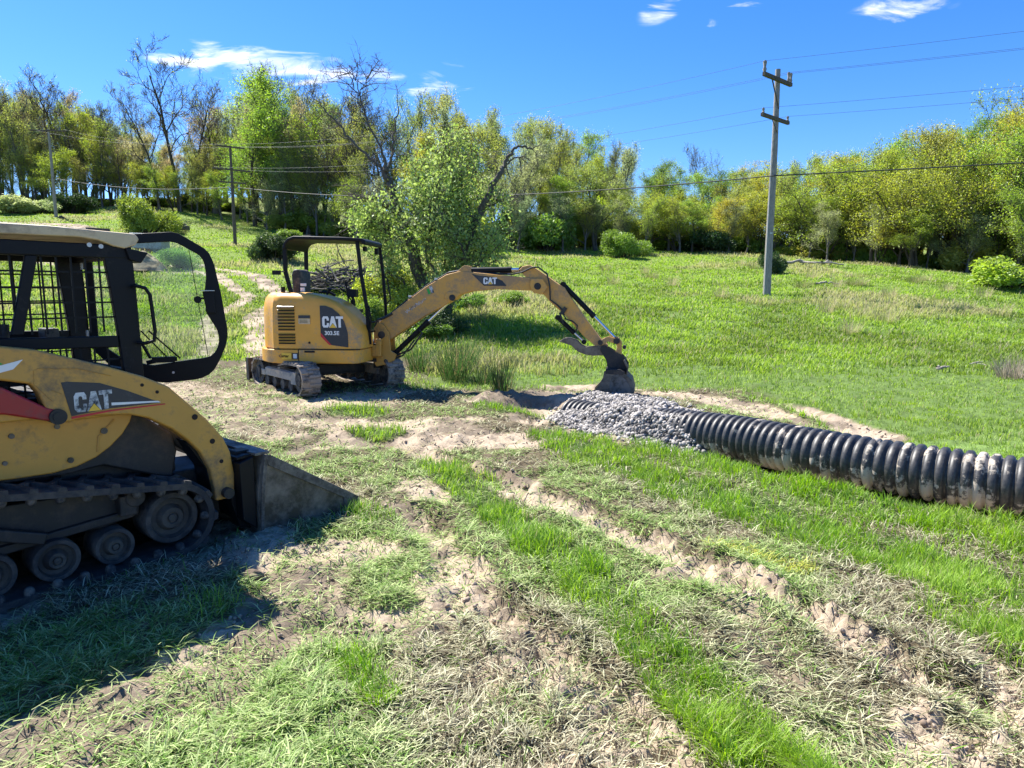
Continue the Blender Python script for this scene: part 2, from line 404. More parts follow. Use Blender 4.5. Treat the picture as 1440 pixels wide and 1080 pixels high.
# ------------------------------------------------------------------ ground sheet
def make_ground():
    NR, NC = 1050, 860
    yp = np.concatenate([[0.6, 1.4], np.geomspace(3.0, 900, NR-2)])   # y+2.5
    u = np.linspace(-1.35, 1.35, NC)
    u = u+.25*np.sign(u)*np.maximum(0, np.abs(u)-1.1)*4
    X = u[None, :]*(yp[:, None]+1.0); Y = np.repeat(yp[:, None]-2.6, NC, 1)
    x, y = X.ravel(), Y.ravel()
    z = height(x, y)
    m, g, f = fields(x, y)
    n1 = fbm(x, y, 1.7, 4, 101); n2 = fbm(x, y, 9, 4, 102); n3 = fbm(x, y, 28, 3, 103)
    def C(a): return np.array(a)[None, :]
    sand = C((.43, .345, .25))*(.66+.6*n2[:, None])
    dark = C((.16, .115, .08))*(.7+.6*n3[:, None])
    wet = sst(.50, .62, n1+.15*(n2-.5))[:, None]
    clod = sst(.55, .63, n2*.6+n3*.4)[:, None]
    soil = sand*(1-wet*.5)*(1-clod*.55)+dark*clod*.35
    straw = C((.13, .105, .065))*(.35+1.1*n3[:, None])
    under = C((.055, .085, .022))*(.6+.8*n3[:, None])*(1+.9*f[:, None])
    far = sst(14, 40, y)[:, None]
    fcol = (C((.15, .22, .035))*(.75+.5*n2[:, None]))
    dry = sst(.5, .68, fbm(x, y, .22, 4, 105)+.1*(n2-.5))[:, None]
    fcol = fcol*(1-.55*dry)+C((.22, .205, .085))*.55*dry
    woods = sst(0, 1, np.maximum((y-treeline_y(x))/4, 0))[:, None]
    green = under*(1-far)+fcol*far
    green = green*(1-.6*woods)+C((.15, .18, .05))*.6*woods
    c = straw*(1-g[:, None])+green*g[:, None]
    mm = sst(.35, .75, m)[:, None]
    c = c*(1-mm)+soil*mm
    idx = np.arange(NR*NC).reshape(NR, NC)
    F = np.stack([idx[:-1, :-1].ravel(), idx[:-1, 1:].ravel(), idx[1:, 1:].ravel(), idx[1:, :-1].ravel()], 1)
    mt, nt, b = mat('soil_and_turf', (.3, .25, .18), .95, 0, .15)
    a = N(nt, 'ShaderNodeAttribute', attribute_name='col')
    nz = noise_node(nt, 55, 5, .75, 'Object'); nz2 = noise_node(nt, 9, 6, .7, 'Object')
    mr = N(nt, 'ShaderNodeMapRange'); mr.inputs[1].default_value = .3; mr.inputs[2].default_value = .7; mr.inputs[3].default_value = .72; mr.inputs[4].default_value = 1.22
    nt.links.new(nz.outputs[0], mr.inputs[0])
    hs = N(nt, 'ShaderNodeHueSaturation'); nt.links.new(a.outputs['Color'], hs.inputs['Color']); nt.links.new(mr.outputs[0], hs.inputs['Value'])
    nt.links.new(hs.outputs[0], b.inputs['Base Color'])
    ad = N(nt, 'ShaderNodeMath', operation='MULTIPLY_ADD'); nt.links.new(nz.outputs[0], ad.inputs[0]); ad.inputs[1].default_value = .4; nt.links.new(nz2.outputs[0], ad.inputs[2])
    bump(nt, b, ad.outputs[0], .8, .02)
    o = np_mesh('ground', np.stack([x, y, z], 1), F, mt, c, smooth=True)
    o['kind'] = 'structure'; return o

TL = [(-120, 82), (-60, 80), (-45, 76), (-32, 71), (-22, 65), (-15, 60), (-8, 58), (0, 58), (5, 60), (12, 60), (20, 59), (26, 55), (31, 51), (36, 46), (44, 38), (120, 30)]
def treeline_y(x):
    return np.interp(x, [p[0] for p in TL], [p[1] for p in TL])

# ------------------------------------------------------------------ grass
def blades(name, x, y, z, L, W, lean, az, c, label, curl=.5, mt='blade'):
    n = len(x)
    dx, dy = np.cos(az), np.sin(az)
    wx, wy = -dy, dx
    sl, cl = np.sin(lean), np.cos(lean)
    p0 = np.stack([x, y, z-.006], 1)
    dirv = np.stack([dx*sl, dy*sl, cl], 1)
    l2 = np.minimum(lean+curl*(.6+.8*rng.random(n)), 1.52)
    dir2 = np.stack([dx*np.sin(l2), dy*np.sin(l2), np.cos(l2)], 1)
    side = np.stack([wx, wy, np.zeros(n)], 1)
    h = (W/2)[:, None]
    p1 = p0+dirv*(L*.55)[:, None]; p2 = p1+dir2*(L*.5)[:, None]
    V = np.empty((n, 5, 3)); V[:, 0] = p0-side*h; V[:, 1] = p0+side*h; V[:, 2] = p1+side*h*.8; V[:, 3] = p1-side*h*.8; V[:, 4] = p2
    base = np.arange(n)*5
    F = np.stack([base, base+1, base+2, base+3], 1); T = np.stack([base+3, base+2, base+4], 1)
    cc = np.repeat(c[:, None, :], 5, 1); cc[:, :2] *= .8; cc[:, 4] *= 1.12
    o = np_mesh(name, V.reshape(-1, 3), F, M[mt], cc.reshape(-1, 3), F3=T)
    o['kind'] = 'stuff'; o['label'] = label; o['category'] = 'grass'
    return o

def scatter(n, y0, y1, umax=.86, off=1.0, p=1.0):
    "points spread with density falling with distance"
    a, b = y0+off, y1+off
    r = rng.random(n)
    if p == 1.0: yy = a*(b/a)**r
    else: yy = (a**(1-p)+r*(b**(1-p)-a**(1-p)))**(1/(1-p))
    u = (rng.random(n)*2-1)*umax
    y = yy-off
    return u*(y+.8), y

def off_objects(x, y):
    "keep blades out from inside the pipe and the tracks"
    d, s = poly_dist(x, y, PIPE); k = d > .22
    hx, hy = math.sin(R(41)), math.cos(R(41))
    a = (x+2.61)*hx+(y-3.26)*hy; w = -(x+2.61)*hy+(y-3.26)*hx
    k &= ~((a > -1.6) & (a < 1.02) & (w > -.01) & (w < 1.7))
    k &= ~((a > 1.36) & (a < 2.2) & (w > -.03) & (w < 1.75))
    ux, uy = math.sin(R(-40)), math.cos(R(-40))
    a = (x+3.2)*ux+(y-11.5)*uy; w = np.abs(-(x+3.2)*uy+(y-11.5)*ux)
    k &= ~((np.abs(a) < 1.0) & (w < .92) & (w > .57))
    h_, ins = gravel_h(x, y); k &= ins < .0
    return k
GRAVEL_AX = [(.85, 8.35), (1.3, 8.0), (2.05, 7.1)]

def make_grass():
    # upright lush grass: strips near and pasture beyond
    x, y = scatter(620000, 1.2, 16, p=1.5)
    m, g, f = fields(x, y)
    cl = fbm(x, y, 6, 3, 201)
    dens = np.clip(g*1.15, 0, 1)*(.18+.82*sst(.40, .58, cl))*(1-.9*sst(.55, .85, m))
    k = (rng.random(len(x)) < dens*np.where(f > .5, .75, 1.0)) & off_objects(x, y)
    x, y, g, f, cl = x[k], y[k], g[k], f[k], cl[k]; n = len(x)
    z = height(x, y)
    big = fbm(x, y, .9, 3, 202)
    L = (.055+.05*rng.random(n)+.04*cl)*np.where(f > .5, .6+.4*sst(.5, .7, big), 1.05)
    W = (.0032+.0022*rng.random(n))*(1+np.maximum(0, y-3)*.16)
    flow = 2.3+2.2*(fbm(x, y, 1.4, 2, 203)-.5)*2
    az = np.where(rng.random(n) < .55, flow+rng.normal(0, .6, n), rng.random(n)*6.283)
    lean = np.abs(rng.normal(.38, .25, n))
    t = rng.random(n)[:, None]; gd = sst(.35, .7, big)[:, None]
    c = np.array((.15, .31, .022))*(1-t)+np.array((.34, .54, .055))*t
    c = c*(1-.35*gd)+np.array((.42, .56, .08))*.35*gd
    ff = sst(.3, .9, f)[:, None]; c = c*(1-ff)+(np.array((.20, .32, .036))*(1-t)+np.array((.36, .50, .08))*t)*ff
    dry = (rng.random(n) < .05)[:, None]
    c = np.where(dry, np.array((.38, .34, .18)), c)
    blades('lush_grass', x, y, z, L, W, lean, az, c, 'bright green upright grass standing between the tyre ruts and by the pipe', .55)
    # flattened pale grass on the driven ground
    x, y = scatter(950000, 1.1, 14, p=1.55)
    m, g, f = fields(x, y)
    cl = fbm(x, y, 4.5, 3, 211)
    dens = (1-.75*g)*(1-.84*sst(.4, .8, m))*(.34+.66*sst(.36, .56, cl))*(.45+.55*sst(.3, .5, fbm(x, y, 14, 2, 219)))
    k = (rng.random(len(x)) < dens) & (f < .6) & off_objects(x, y)
    x, y, m, g, cl = x[k], y[k], m[k], g[k], cl[k]; n = len(x)
    z = height(x, y)+rng.random(n)**2*.03
    L = .035+.075*rng.random(n)
    W = (.0032+.0030*rng.random(n))*(1+np.maximum(0, y-3)*.16)
    flow = -.95+3.5*(fbm(x, y, 1.1, 3, 212)-.5)*2
    az = flow+rng.normal(0, .9, n)+np.where(rng.random(n) < .4, math.pi, 0)
    lean = np.clip(rng.normal(1.28, .27, n), .3, 1.55)
    t = rng.random(n)[:, None]
    hue = (fbm(x, y, .8, 3, 213)+.1*(cl-.5)+.11*sst(3.4, 7.0, y)+.04*sst(-1, 2, x)-.012)
    gh = sst(.40, .58, hue)[:, None]
    t = t**1.3
    straw = np.array((.20, .18, .10))*(1-t)+np.array((.80, .76, .53))*t
    pale = np.array((.19, .28, .08))*(1-t)+np.array((.66, .76, .34))*t
    c = straw*(1-gh)+pale*gh
    grn = (rng.random(n) < .10+.25*gh[:, 0])[:, None]
    c = np.where(grn, np.array((.15, .27, .04))*(.7+.8*t), c)
    brown = (rng.random(n) < .16*(1-gh[:, 0])+.1)[:, None]
    c = np.where(brown, np.array((.13, .10, .065))*(.6+.8*t), c)
    yel = (poly_dist(x, y, [(-1.5, 7.3), (-.9, 6.6), (-.3, 5.8)])[0] < .1) | (poly_dist(x, y, [(1.3, 4.0), (1.65, 3.7)])[0] < .09)
    c = np.where((yel & (rng.random(n) < .6))[:, None], np.array((.50, .52, .10)), c)
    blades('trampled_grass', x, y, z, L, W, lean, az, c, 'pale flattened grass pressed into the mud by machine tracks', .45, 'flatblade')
    # pasture on the slope
    x, y = scatter(480000, 12.5, 92, umax=.84, p=1.7)
    m, g, f = fields(x, y)
    cl = fbm(x, y, 1.8, 4, 221); big = fbm(x, y, .22, 4, 105)
    k = (rng.random(len(x)) < (1-.9*sst(.4, .7, m))*(.4+.6*sst(.3, .6, cl))*sst(12, 16.5, y+(cl-.5)*2)*sst(.3, .7, f)) & (y < treeline_y(x)+3)
    x, y, cl, big = x[k], y[k], cl[k], big[k]; n = len(x)
    z = height(x, y)
    L = (.05+.08*rng.random(n)*sst(.3, .7, cl)+.035)*(1+.7*sst(.5, .65, big))
    W = .0014*y*(.6+.8*rng.random(n))
    t = rng.random(n)[:, None]; dr = sst(.5, .68, big)[:, None]
    c = np.array((.17, .28, .034))*(1-t)+np.array((.32, .44, .075))*t
    c = c*(.74+.42*sst(.35, .62, fbm(x, y, .5, 4, 229)))[:, None]
    c = c*(1-.65*dr)+np.array((.40, .38, .17))*.65*dr
    st = (rng.random(n) < .04+.14*dr[:, 0])
    c = np.where(st[:, None], np.array((.42, .37, .22)), c); L = np.where(st, L*1.6, L); W = np.where(st, W*.6, W)
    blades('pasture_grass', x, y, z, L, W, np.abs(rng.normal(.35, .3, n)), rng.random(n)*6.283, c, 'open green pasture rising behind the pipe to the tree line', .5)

# ------------------------------------------------------------------ gravel, clods
def rocks(name, P, S, mt, c, label, cat, squash=.75):
    ico = [(0, 0, 1), (.894, 0, .447), (.276, .851, .447), (-.724, .526, .447), (-.724, -.526, .447), (.276, -.851, .447), (.724, .526, -.447), (-.276, .851, -.447), (-.894, 0, -.447), (-.276, -.851, -.447), (.724, -.526, -.447), (0, 0, -1)]
    fc = [(0, 1, 2), (0, 2, 3), (0, 3, 4), (0, 4, 5), (0, 5, 1), (1, 6, 2), (2, 7, 3), (3, 8, 4), (4, 9, 5), (5, 10, 1), (6, 7, 2), (7, 8, 3), (8, 9, 4), (9, 10, 5), (10, 6, 1), (11, 7, 6), (11, 8, 7), (11, 9, 8), (11, 10, 9), (11, 6, 10)]
    n = len(P); I = np.array(ico)[None]*(1+.45*(rng.random((n, 12, 1))-.5))
    sc3 = np.stack([np.ones(n), .6+.4*rng.random(n), squash*(.7+.5*rng.random(n))], 1)
    I = I*sc3[:, None, :]*S[:, None, None]
    q = rng.normal(size=(n, 4)); q /= np.linalg.norm(q, axis=1)[:, None]; w, a, b, d = q.T
    Rm = np.stack([1-2*(b*b+d*d), 2*(a*b-w*d), 2*(a*d+w*b), 2*(a*b+w*d), 1-2*(a*a+d*d), 2*(b*d-w*a), 2*(a*d-w*b), 2*(b*d+w*a), 1-2*(a*a+b*b)], 1).reshape(n, 3, 3)
    V = np.einsum('nij,nkj->nki', Rm, I)+P[:, None, :]
    F = (np.array(fc)[None]+(np.arange(n)*12)[:, None, None]).reshape(-1, 3)
    o = np_mesh(name, V.reshape(-1, 3), None, mt, np.repeat(c, 12, 0), F3=F)
    return tag(o, label, cat, kind='stuff')
def attr_mat(name, rough=.9, bmp=0):
    m, nt, b = mat(name, (.5, .5, .5), rough, 0, .2)
    a = N(nt, 'ShaderNodeAttribute', attribute_name='col')
    nz = noise_node(nt, 60, 4, .7); mr = N(nt, 'ShaderNodeMapRange'); mr.inputs[1].default_value = .3; mr.inputs[2].default_value = .7; mr.inputs[3].default_value = .75; mr.inputs[4].default_value = 1.2
    nt.links.new(nz.outputs[0], mr.inputs[0]); hs = N(nt, 'ShaderNodeHueSaturation'); nt.links.new(a.outputs['Color'], hs.inputs['Color']); nt.links.new(mr.outputs[0], hs.inputs['Value'])
    nt.links.new(hs.outputs[0], b.inputs['Base Color'])
    return m
GPOLY = [(.40, 9.0), (.44, 8.4), (.85, 7.75), (1.35, 7.25), (1.8, 6.85), (2.1, 6.75), (2.35, 6.95), (2.62, 7.6), (2.5, 8.6), (2.2, 9.6), (1.7, 10.2), (1.1, 10.2), (.8, 9.6)]
def in_poly(x, y, poly):
    r = np.zeros(x.shape, bool); n = len(poly)
    for i in range(n):
        x0, y0 = poly[i]; x1, y1 = poly[(i+1) % n]
        c = ((y0 > y) != (y1 > y)) & (x < (x1-x0)*(y-y0)/(y1-y0+1e-12)+x0); r ^= c
    return r
def gravel_h(x, y):
    d1, _ = poly_dist(x, y, GPOLY+[GPOLY[0]])
    ins = np.where(in_poly(x, y, GPOLY), d1, -d1)
    ax, s = poly_dist(x, y, [(1.28, 8.2), (1.7, 7.6), (2.08, 7.1)])
    ax2, s = poly_dist(x, y, [(.75, 8.5), (1.2, 8.0)])
    h = .08*sst(0, .25, ins)+np.maximum(.27*np.exp(-(ax/.48)**3), .16*np.exp(-(ax2/.42)**2))*sst(0, .34, ins)
    # the heap thins out where the bare pipe comes out at either end
    e, _ = poly_dist(x, y, [(.62, 7.85), (.9, 7.75)])
    return h, ins
def make_gravel():
    mt = attr_mat('crushed_stone')
    n = 60000
    x = rng.uniform(.3, 2.8, n); y = rng.uniform(6.5, 10.4, n)
    h, ins = gravel_h(x, y); h2 = h+(fbm(x, y, 3, 3, 5)-.5)*.06
    k = ((ins > 0) & (rng.random(n) < .62)) | ((ins > -.28) & (rng.random(n) < .07*np.exp(np.minimum(ins, 0)*9))); x, y, h2, ins = x[k], y[k], h2[k], ins[k]; n = len(x)
    z = height(x, y)+h2+rng.random(n)*.01
    S = .011+.027*rng.random(n)**1.8
    t = rng.random((n, 1)); t = t**1.2; c = np.array((.07, .067, .064))*(1-t)+np.array((.50, .465, .425))*t
    rocks('gravel_pile', np.stack([x, y, z], 1), S, mt, c, 'heap of grey crushed stone burying the middle of the pipe', 'gravel')
    # gravel bed filler so that nothing shows between the stones
    mb = MB(); 
    gx, gy = np.meshgrid(np.linspace(.3, 2.8, 60), np.linspace(6.5, 10.4, 90)); gx, gy = gx.ravel(), gy.ravel()
    hh, ins = gravel_h(gx, gy); zz = height(gx, gy)+hh-.012-np.where(ins < 0, .12, 0)
    idx = np.arange(60*90).reshape(90, 60)
    F = np.stack([idx[:-1, :-1].ravel(), idx[:-1, 1:].ravel(), idx[1:, 1:].ravel(), idx[1:, :-1].ravel()], 1)
    o = np_mesh('gravel_bed', np.stack([gx, gy, zz], 1), F, mt, np.tile(np.array([[.16, .155, .16]]), (len(gx), 1)), smooth=True)
    tag(o, 'dusty fines under the crushed stone heap', 'gravel', kind='stuff')
    # mud clods and dirt crumbs
    mt2 = attr_mat('dry_mud_clod')
    x, y = scatter(90000, 1.2, 14, p=1.6)
    m, g, f = fields(x, y); d = fbm(x, y, 5, 3, 301)
    tr = poly_dist(x, y, TRENCH)[0]
    k = (rng.random(len(x)) < sst(.4, .8, m)*(.05+.7*sst(.54, .68, d))) & off_objects(x, y)
    x, y = x[k], y[k]; n = len(x)
    S = (.003+.013*rng.random(n)**3)*(1+y*.05)
    z = height(x, y)+S*.2; t = rng.random((n, 1)); c = np.array((.20, .15, .11))*(1-t)+np.array((.46, .37, .28))*t
    rocks('mud_clods', np.stack([x, y, z], 1), S, mt2, c, 'crumbled mud clods in the ruts and beside the trench', 'soil')

# ------------------------------------------------------------------ corrugated pipe
def make_pipe():
    mt, nt, b = mat('black_corrugated_plastic', (.016, .018, .022), .28, 0, .6)
    nz = noise_node(nt, 7, 7, .72)
    at = N(nt, 'ShaderNodeAttribute', attribute_name='col'); sp = N(nt, 'ShaderNodeSeparateColor'); nt.links.new(at.outputs['Color'], sp.inputs[0])
    def mth(op, a, b_, c=None):
        n = N(nt, 'ShaderNodeMath', operation=op)
        for i, v in enumerate((a, b_, c)):
            if v is None: continue
            if isinstance(v, (int, float)): n.inputs[i].default_value = v
            else: nt.links.new(v, n.inputs[i])
        return n.outputs[0]
    # dried mud: on some ribs near the camera, elsewhere only splashes low on the flank
    low = mth('MULTIPLY', mth('MAXIMUM', mth('SUBTRACT', .60, sp.outputs[2]), 0.0), .30)
    rib = mth('MULTIPLY', mth('MULTIPLY', sp.outputs[0], sp.outputs[1]), .27)
    v = mth('ADD', mth('ADD', nz.outputs[0], low), rib)
    r = ramp(nt, v, [(.66, (0, 0, 0)), (.72, (1, 1, 1))])
    n2 = noise_node(nt, 30, 4, .7); film = ramp(nt, n2.outputs[0], [(.35, (.012, .013, .016)), (.8, (.075, .07, .062))])
    c = mixc(nt, r.outputs[0], film.outputs[0], (.42, .36, .285)); nt.links.new(c, b.inputs['Base Color'])
    rr = N(nt, 'ShaderNodeMapRange'); rr.inputs[3].default_value = .5; rr.inputs[4].default_value = .9; nt.links.new(r.outputs[0], rr.inputs[0]); nt.links.new(rr.outputs[0], b.inputs['Roughness'])
    bump(nt, b, nz.outputs[0], .25, .01)
    pts = np.array([(a, b, .132-.175*float(sst(2.6, .7, a))) for a, b in PIPE])
    tt = np.linspace(0, len(pts)-1, 400)
    def smooth(v):
        k = np.ones(41)/41; e = np.concatenate([v[0]-(v[1:21][::-1]-v[0]), v, v[-1]-(v[-21:-1][::-1]-v[-1])]); return np.convolve(e, k, 'valid')
    Q = np.stack([smooth(np.interp(tt, np.arange(len(pts)), pts[:, k])) for k in range(3)], 1)
    ds = np.concatenate([[0], np.cumsum(np.linalg.norm(np.diff(Q, axis=0), axis=1))]); L = ds[-1]
    pitch = .085; ro, ri = .230, .200
    prof = []
    nrib = int(L/pitch)
    for i in range(nrib):
        x0 = i*pitch
        prof += [(x0, ri), (x0+.012, ri), (x0+.022, ro-.010), (x0+.032, ro-.001), (x0+.050, ro), (x0+.066, ro-.002), (x0+.076, ro-.012), (x0+.084, ri)]
    prof += [(prof[-1][0]+.002, ri-.012), (0, ri-.012)]
    seg = 56; n = len(prof)
    th = np.linspace(0, 2*np.pi, seg, endpoint=False)
    P = np.array(prof); s = P[:, 0]
    Cn = np.stack([np.interp(s, ds, Q[:, k]) for k in range(3)], 1)
    T = np.stack([np.interp(s, ds, np.gradient(Q[:, k], ds)) for k in range(3)], 1); T /= np.linalg.norm(T, axis=1)[:, None]
    Sd = np.stack([-T[:, 1], T[:, 0], 0*T[:, 0]], 1); Sd /= np.linalg.norm(Sd, axis=1)[:, None]; Up = np.cross(T, Sd)
    wob = 1+.012*np.sin(s*2.1)+.006*np.sin(s*7)
    V = Cn[:, None]+(Sd[:, None]*np.cos(th)[None, :, None]+Up[:, None]*np.sin(th)[None, :, None])*(P[:, 1]*wob)[:, None, None]
    idx = np.arange(n*seg).reshape(n, seg); nx = np.roll(idx, -1, 1)
    F = np.stack([idx[:-1].ravel(), nx[:-1].ravel(), nx[1:].ravel(), idx[1:].ravel()], 1)
    if Up[0, 2] < 0: F = F[:, ::-1]
    at_ = np.repeat(np.stack([s/L, (s*0), (s*0)], 1), seg, 0)
    ribid = np.floor(s/pitch)
    hsh = _h(ribid, ribid*0, 5)
    lowz = (V[:, :, 2]-Cn[:, 2:3])/ro
    nearness = np.clip(1-(s-1.0)/5.0, 0, 1)
    at_ = np.stack([np.repeat(nearness, seg), np.repeat(hsh, seg), lowz.ravel()*.5+.5], 1)
    o = np_mesh('corrugated_pipe', V.reshape(-1, 3), F, mt, at_, smooth=True)
    tag(o, 'black ribbed plastic drain pipe lying in the trench, muddy at its near end', 'pipe')
# ------------------------------------------------------------------ lettering
def text_into(mb, body, x, z, size, y, sx=1.0, bold=.0, slant=0, rot=0, plane='xz', depth=.0015):
    cu = bpy.data.curves.new('t', 'FONT'); cu.body = body; cu.size = 1; cu.offset = bold; cu.extrude = .02; cu.resolution_u = 4
    ob = bpy.data.objects.new('t', cu); COL.objects.link(ob)
    bpy.context.view_layer.update()
    me = bpy.data.meshes.new_from_object(ob)
    ca, sa = math.cos(rot), math.sin(rot)
    vs = []
    for v in me.vertices:
        a = v.co.x*size*sx+v.co.y*size*slant; b = v.co.y*size
        a, b = a*ca-b*sa, a*sa+b*ca
        vs.append((x+a, y-(depth if v.co.z > 0 else 0), z+b))
    mb.add(vs, [tuple(p.vertices) for p in me.polygons])
    bpy.data.objects.remove(ob); bpy.data.curves.remove(cu); bpy.data.meshes.remove(me)
def brand_letters(mbw, mbt, x, z, h, y, t=.002, w=None):
    "three block letters with a yellow triangle under the middle one"
    w = w or h*.62
    def P(pts, ox, mb): mb.prism([(x+ox+a*w, z+b*h) for a, b in pts], y-t, y)
    P([(.95, .62), (.95, .82), (.80, 1), (.2, 1), (.03, .82), (.03, .18), (.2, 0), (.80, 0), (.95, .18), (.95, .40), (.66, .40), (.66, .26), (.58, .2), (.42, .2), (.36, .27), (.36, .73), (.42, .8), (.58, .8), (.66, .73), (.66, .62)], 0, mbw)
    P([(.32, 1), (.70, 1), (1.04, .0), (.98, .0), (.5, .42), (.02, .0), (-.04, .0)], w*.98, mbw)
    P([(0, 1), (1, 1), (1, .78), (.68, .78), (.68, 0), (.34, 0), (.34, .78), (0, .78)], w*1.9, mbw)
    P([(.02, -.02), (.98, -.02), (.5, .36)], w*.98, mbt)

def sub_frame(parent, name='frame'): pass

# ------------------------------------------------------------------ rubber track
def track_loop(profile, n):
    "closed belt path sampled evenly; profile = list of (centre, radius) pulleys, convex, counter-clockwise"
    pts = []
    k = len(profile)
    segs = []
    for i in range(k):
        (c0, r0), (c1, r1) = profile[i], profile[(i+1) % k]
        dx, dy = c1[0]-c0[0], c1[1]-c0[1]; D = math.hypot(dx, dy)
        a = math.atan2(dy, dx); b = math.acos(max(-1, min(1, (r0-r1)/D)))
        t = a-b
        segs.append((t, (c0[0]+r0*math.cos(t), c0[1]+r0*math.sin(t)), (c1[0]+r1*math.cos(t), c1[1]+r1*math.sin(t))))
    for i in range(k):
        c, r = profile[i]; t0 = segs[i-1][0]; t1 = segs[i][0]
        while t1 < t0: t1 += 2*math.pi
        m = max(2, int((t1-t0)/.12))
        for j in range(m+1):
            t = t0+(t1-t0)*j/m; pts.append((c[0]+r*math.cos(t), c[1]+r*math.sin(t)))
        p, q = segs[i][1], segs[i][2]
    P = np.array(pts+[pts[0]]); d = np.hypot(*np.diff(P, axis=0).T); s = np.concatenate([[0], np.cumsum(d)]); L = s[-1]
    ss = np.linspace(0, L, n, endpoint=False)
    X = np.interp(ss, s, P[:, 0]); Z = np.interp(ss, s, P[:, 1])
    T = np.roll(np.stack([X, Z], 1), -1, 0)-np.roll(np.stack([X, Z], 1), 1, 0); T /= np.linalg.norm(T, axis=1)[:, None]
    return X, Z, T, L

def make_belt(profile, y0, y1, thick, lug_n, lug_h, mt, parent, chevron=.4, inner_lugs=True, sub=6, name='track_belt', mt2=None):
    n = lug_n*sub; X, Z, T, L = track_loop(profile, n)
    Nn = np.stack([T[:, 1], -T[:, 0]], 1)       # outward for a counter-clockwise loop
    mb = MB(); vs = []; 
    for i in range(n):
        for (yy, off) in ((y0, 0), (y0, thick), (y1, thick), (y1, 0)):
            vs.append((X[i]+Nn[i, 0]*off, yy, Z[i]+Nn[i, 1]*off))
    fs = []
    for i in range(n):
        j = (i+1) % n
        for k in range(4):
            l = (k+1) % 4; fs.append((i*4+k, i*4+l, j*4+l, j*4+k))
    mb.add(vs, fs)
    def P(i, yy, off):
        i0 = int(math.floor(i)) % n; i1 = (i0+1) % n; f = i-math.floor(i)
        return (X[i0]*(1-f)+X[i1]*f+Nn[i0, 0]*off, yy, Z[i0]*(1-f)+Z[i1]*f+Nn[i0, 1]*off)
    W = y1-y0
    for q in range(lug_n):
        c = q*sub
        for side in (0, 1):
            ya, yb = (y0-.004, y0+W*.62) if side == 0 else (y1+.004, y1-W*.62)
            sh = chevron*sub; base = c+(0 if side == 0 else sub*.5)
            m = 3; ring = []
            for j in range(m+1):
                yy = ya+(yb-ya)*j/m; i = base+sh*(j/m)**1.5
                hw = sub*.17
                ring += [P(i-hw, yy, thick-.002), P(i+hw, yy, thick-.002), P(i+hw*.75, yy, thick+lug_h), P(i-hw*.75, yy, thick+lug_h)]
            f = [(0, 1, 2, 3), tuple(4*m+a for a in (3, 2, 1, 0))]
            for j in range(m):
                for k in range(4): f.append((j*4+k, j*4+4+k, j*4+4+(k+1) % 4, j*4+(k+1) % 4))
            mb.add(ring, f)
    o = mb.build(name, mt, parent, smooth=False)
    if inner_lugs:
        dome = None
        for q in range(lug_n):
            i = q*sub
            for yy in (y0+.035,):
                c = Vector(P(i, yy, -.018)); a = Vector((Nn[i % n, 0], 0, Nn[i % n, 1])); t = Vector((T[i % n, 0], 0, T[i % n, 1]))
                # rounded drive lug: a short dome
                vs = []; fs = []; rn = 10
                for lv, (rr, off) in enumerate(((.027, .02), (.026, -.002), (.020, -.014), (.010, -.020))):
                    for k in range(rn):
                        th = 2*math.pi*k/rn; vs.append(c+a*off+t*(rr*math.cos(th))+Vector((0, rr*1.2*math.sin(th), 0)))
                for lv in range(3):
                    for k in range(rn): fs.append((lv*rn+k, lv*rn+(k+1) % rn, (lv+1)*rn+(k+1) % rn, (lv+1)*rn+k))
                fs.append(tuple(3*rn+k for k in range(rn)))
                ml = MB(); ml.add(vs, fs); ml.build('drive_lug', mt2 or mt, parent, smooth=True)
    return o

def wheel(mb, c, y0, y1, r, hub=.4, n=32, mats=(0, 1)):
    "disc wheel with rubber tyre ring and stepped hub facing -y"
    cx, cz = c
    def ring(prof, mi):
        mb.mi = mi; vs = []; fs = []
        for (rr, yy) in prof:
            for k in range(n):
                t = 2*math.pi*k/n; vs.append((cx+rr*math.cos(t), yy, cz+rr*math.sin(t)))
        for j in range(len(prof)-1):
            for k in range(n): fs.append((j*n+k, j*n+(k+1) % n, (j+1)*n+(k+1) % n, (j+1)*n+k))
        mb.add(vs, fs)
    ring([(r*.02, y1), (r*.97, y1), (r, y1-.012), (r, y0+.012), (r*.96, y0), (r*.78, y0), (r*.76, y0+.014)], mats[0])
    ring([(r*.76, y0+.014), (r*.70, y0+.03), (r*.52, y0+.034), (r*hub*1.1, y0+.016), (r*hub, y0+.002), (r*hub*.92, y0-.006), (r*.22, y0-.006), (r*.2, y0+.004), (r*.16, y0+.004), (r*.14, y0-.008), (.001, y0-.010)], mats[1])
    mb.mi = 0

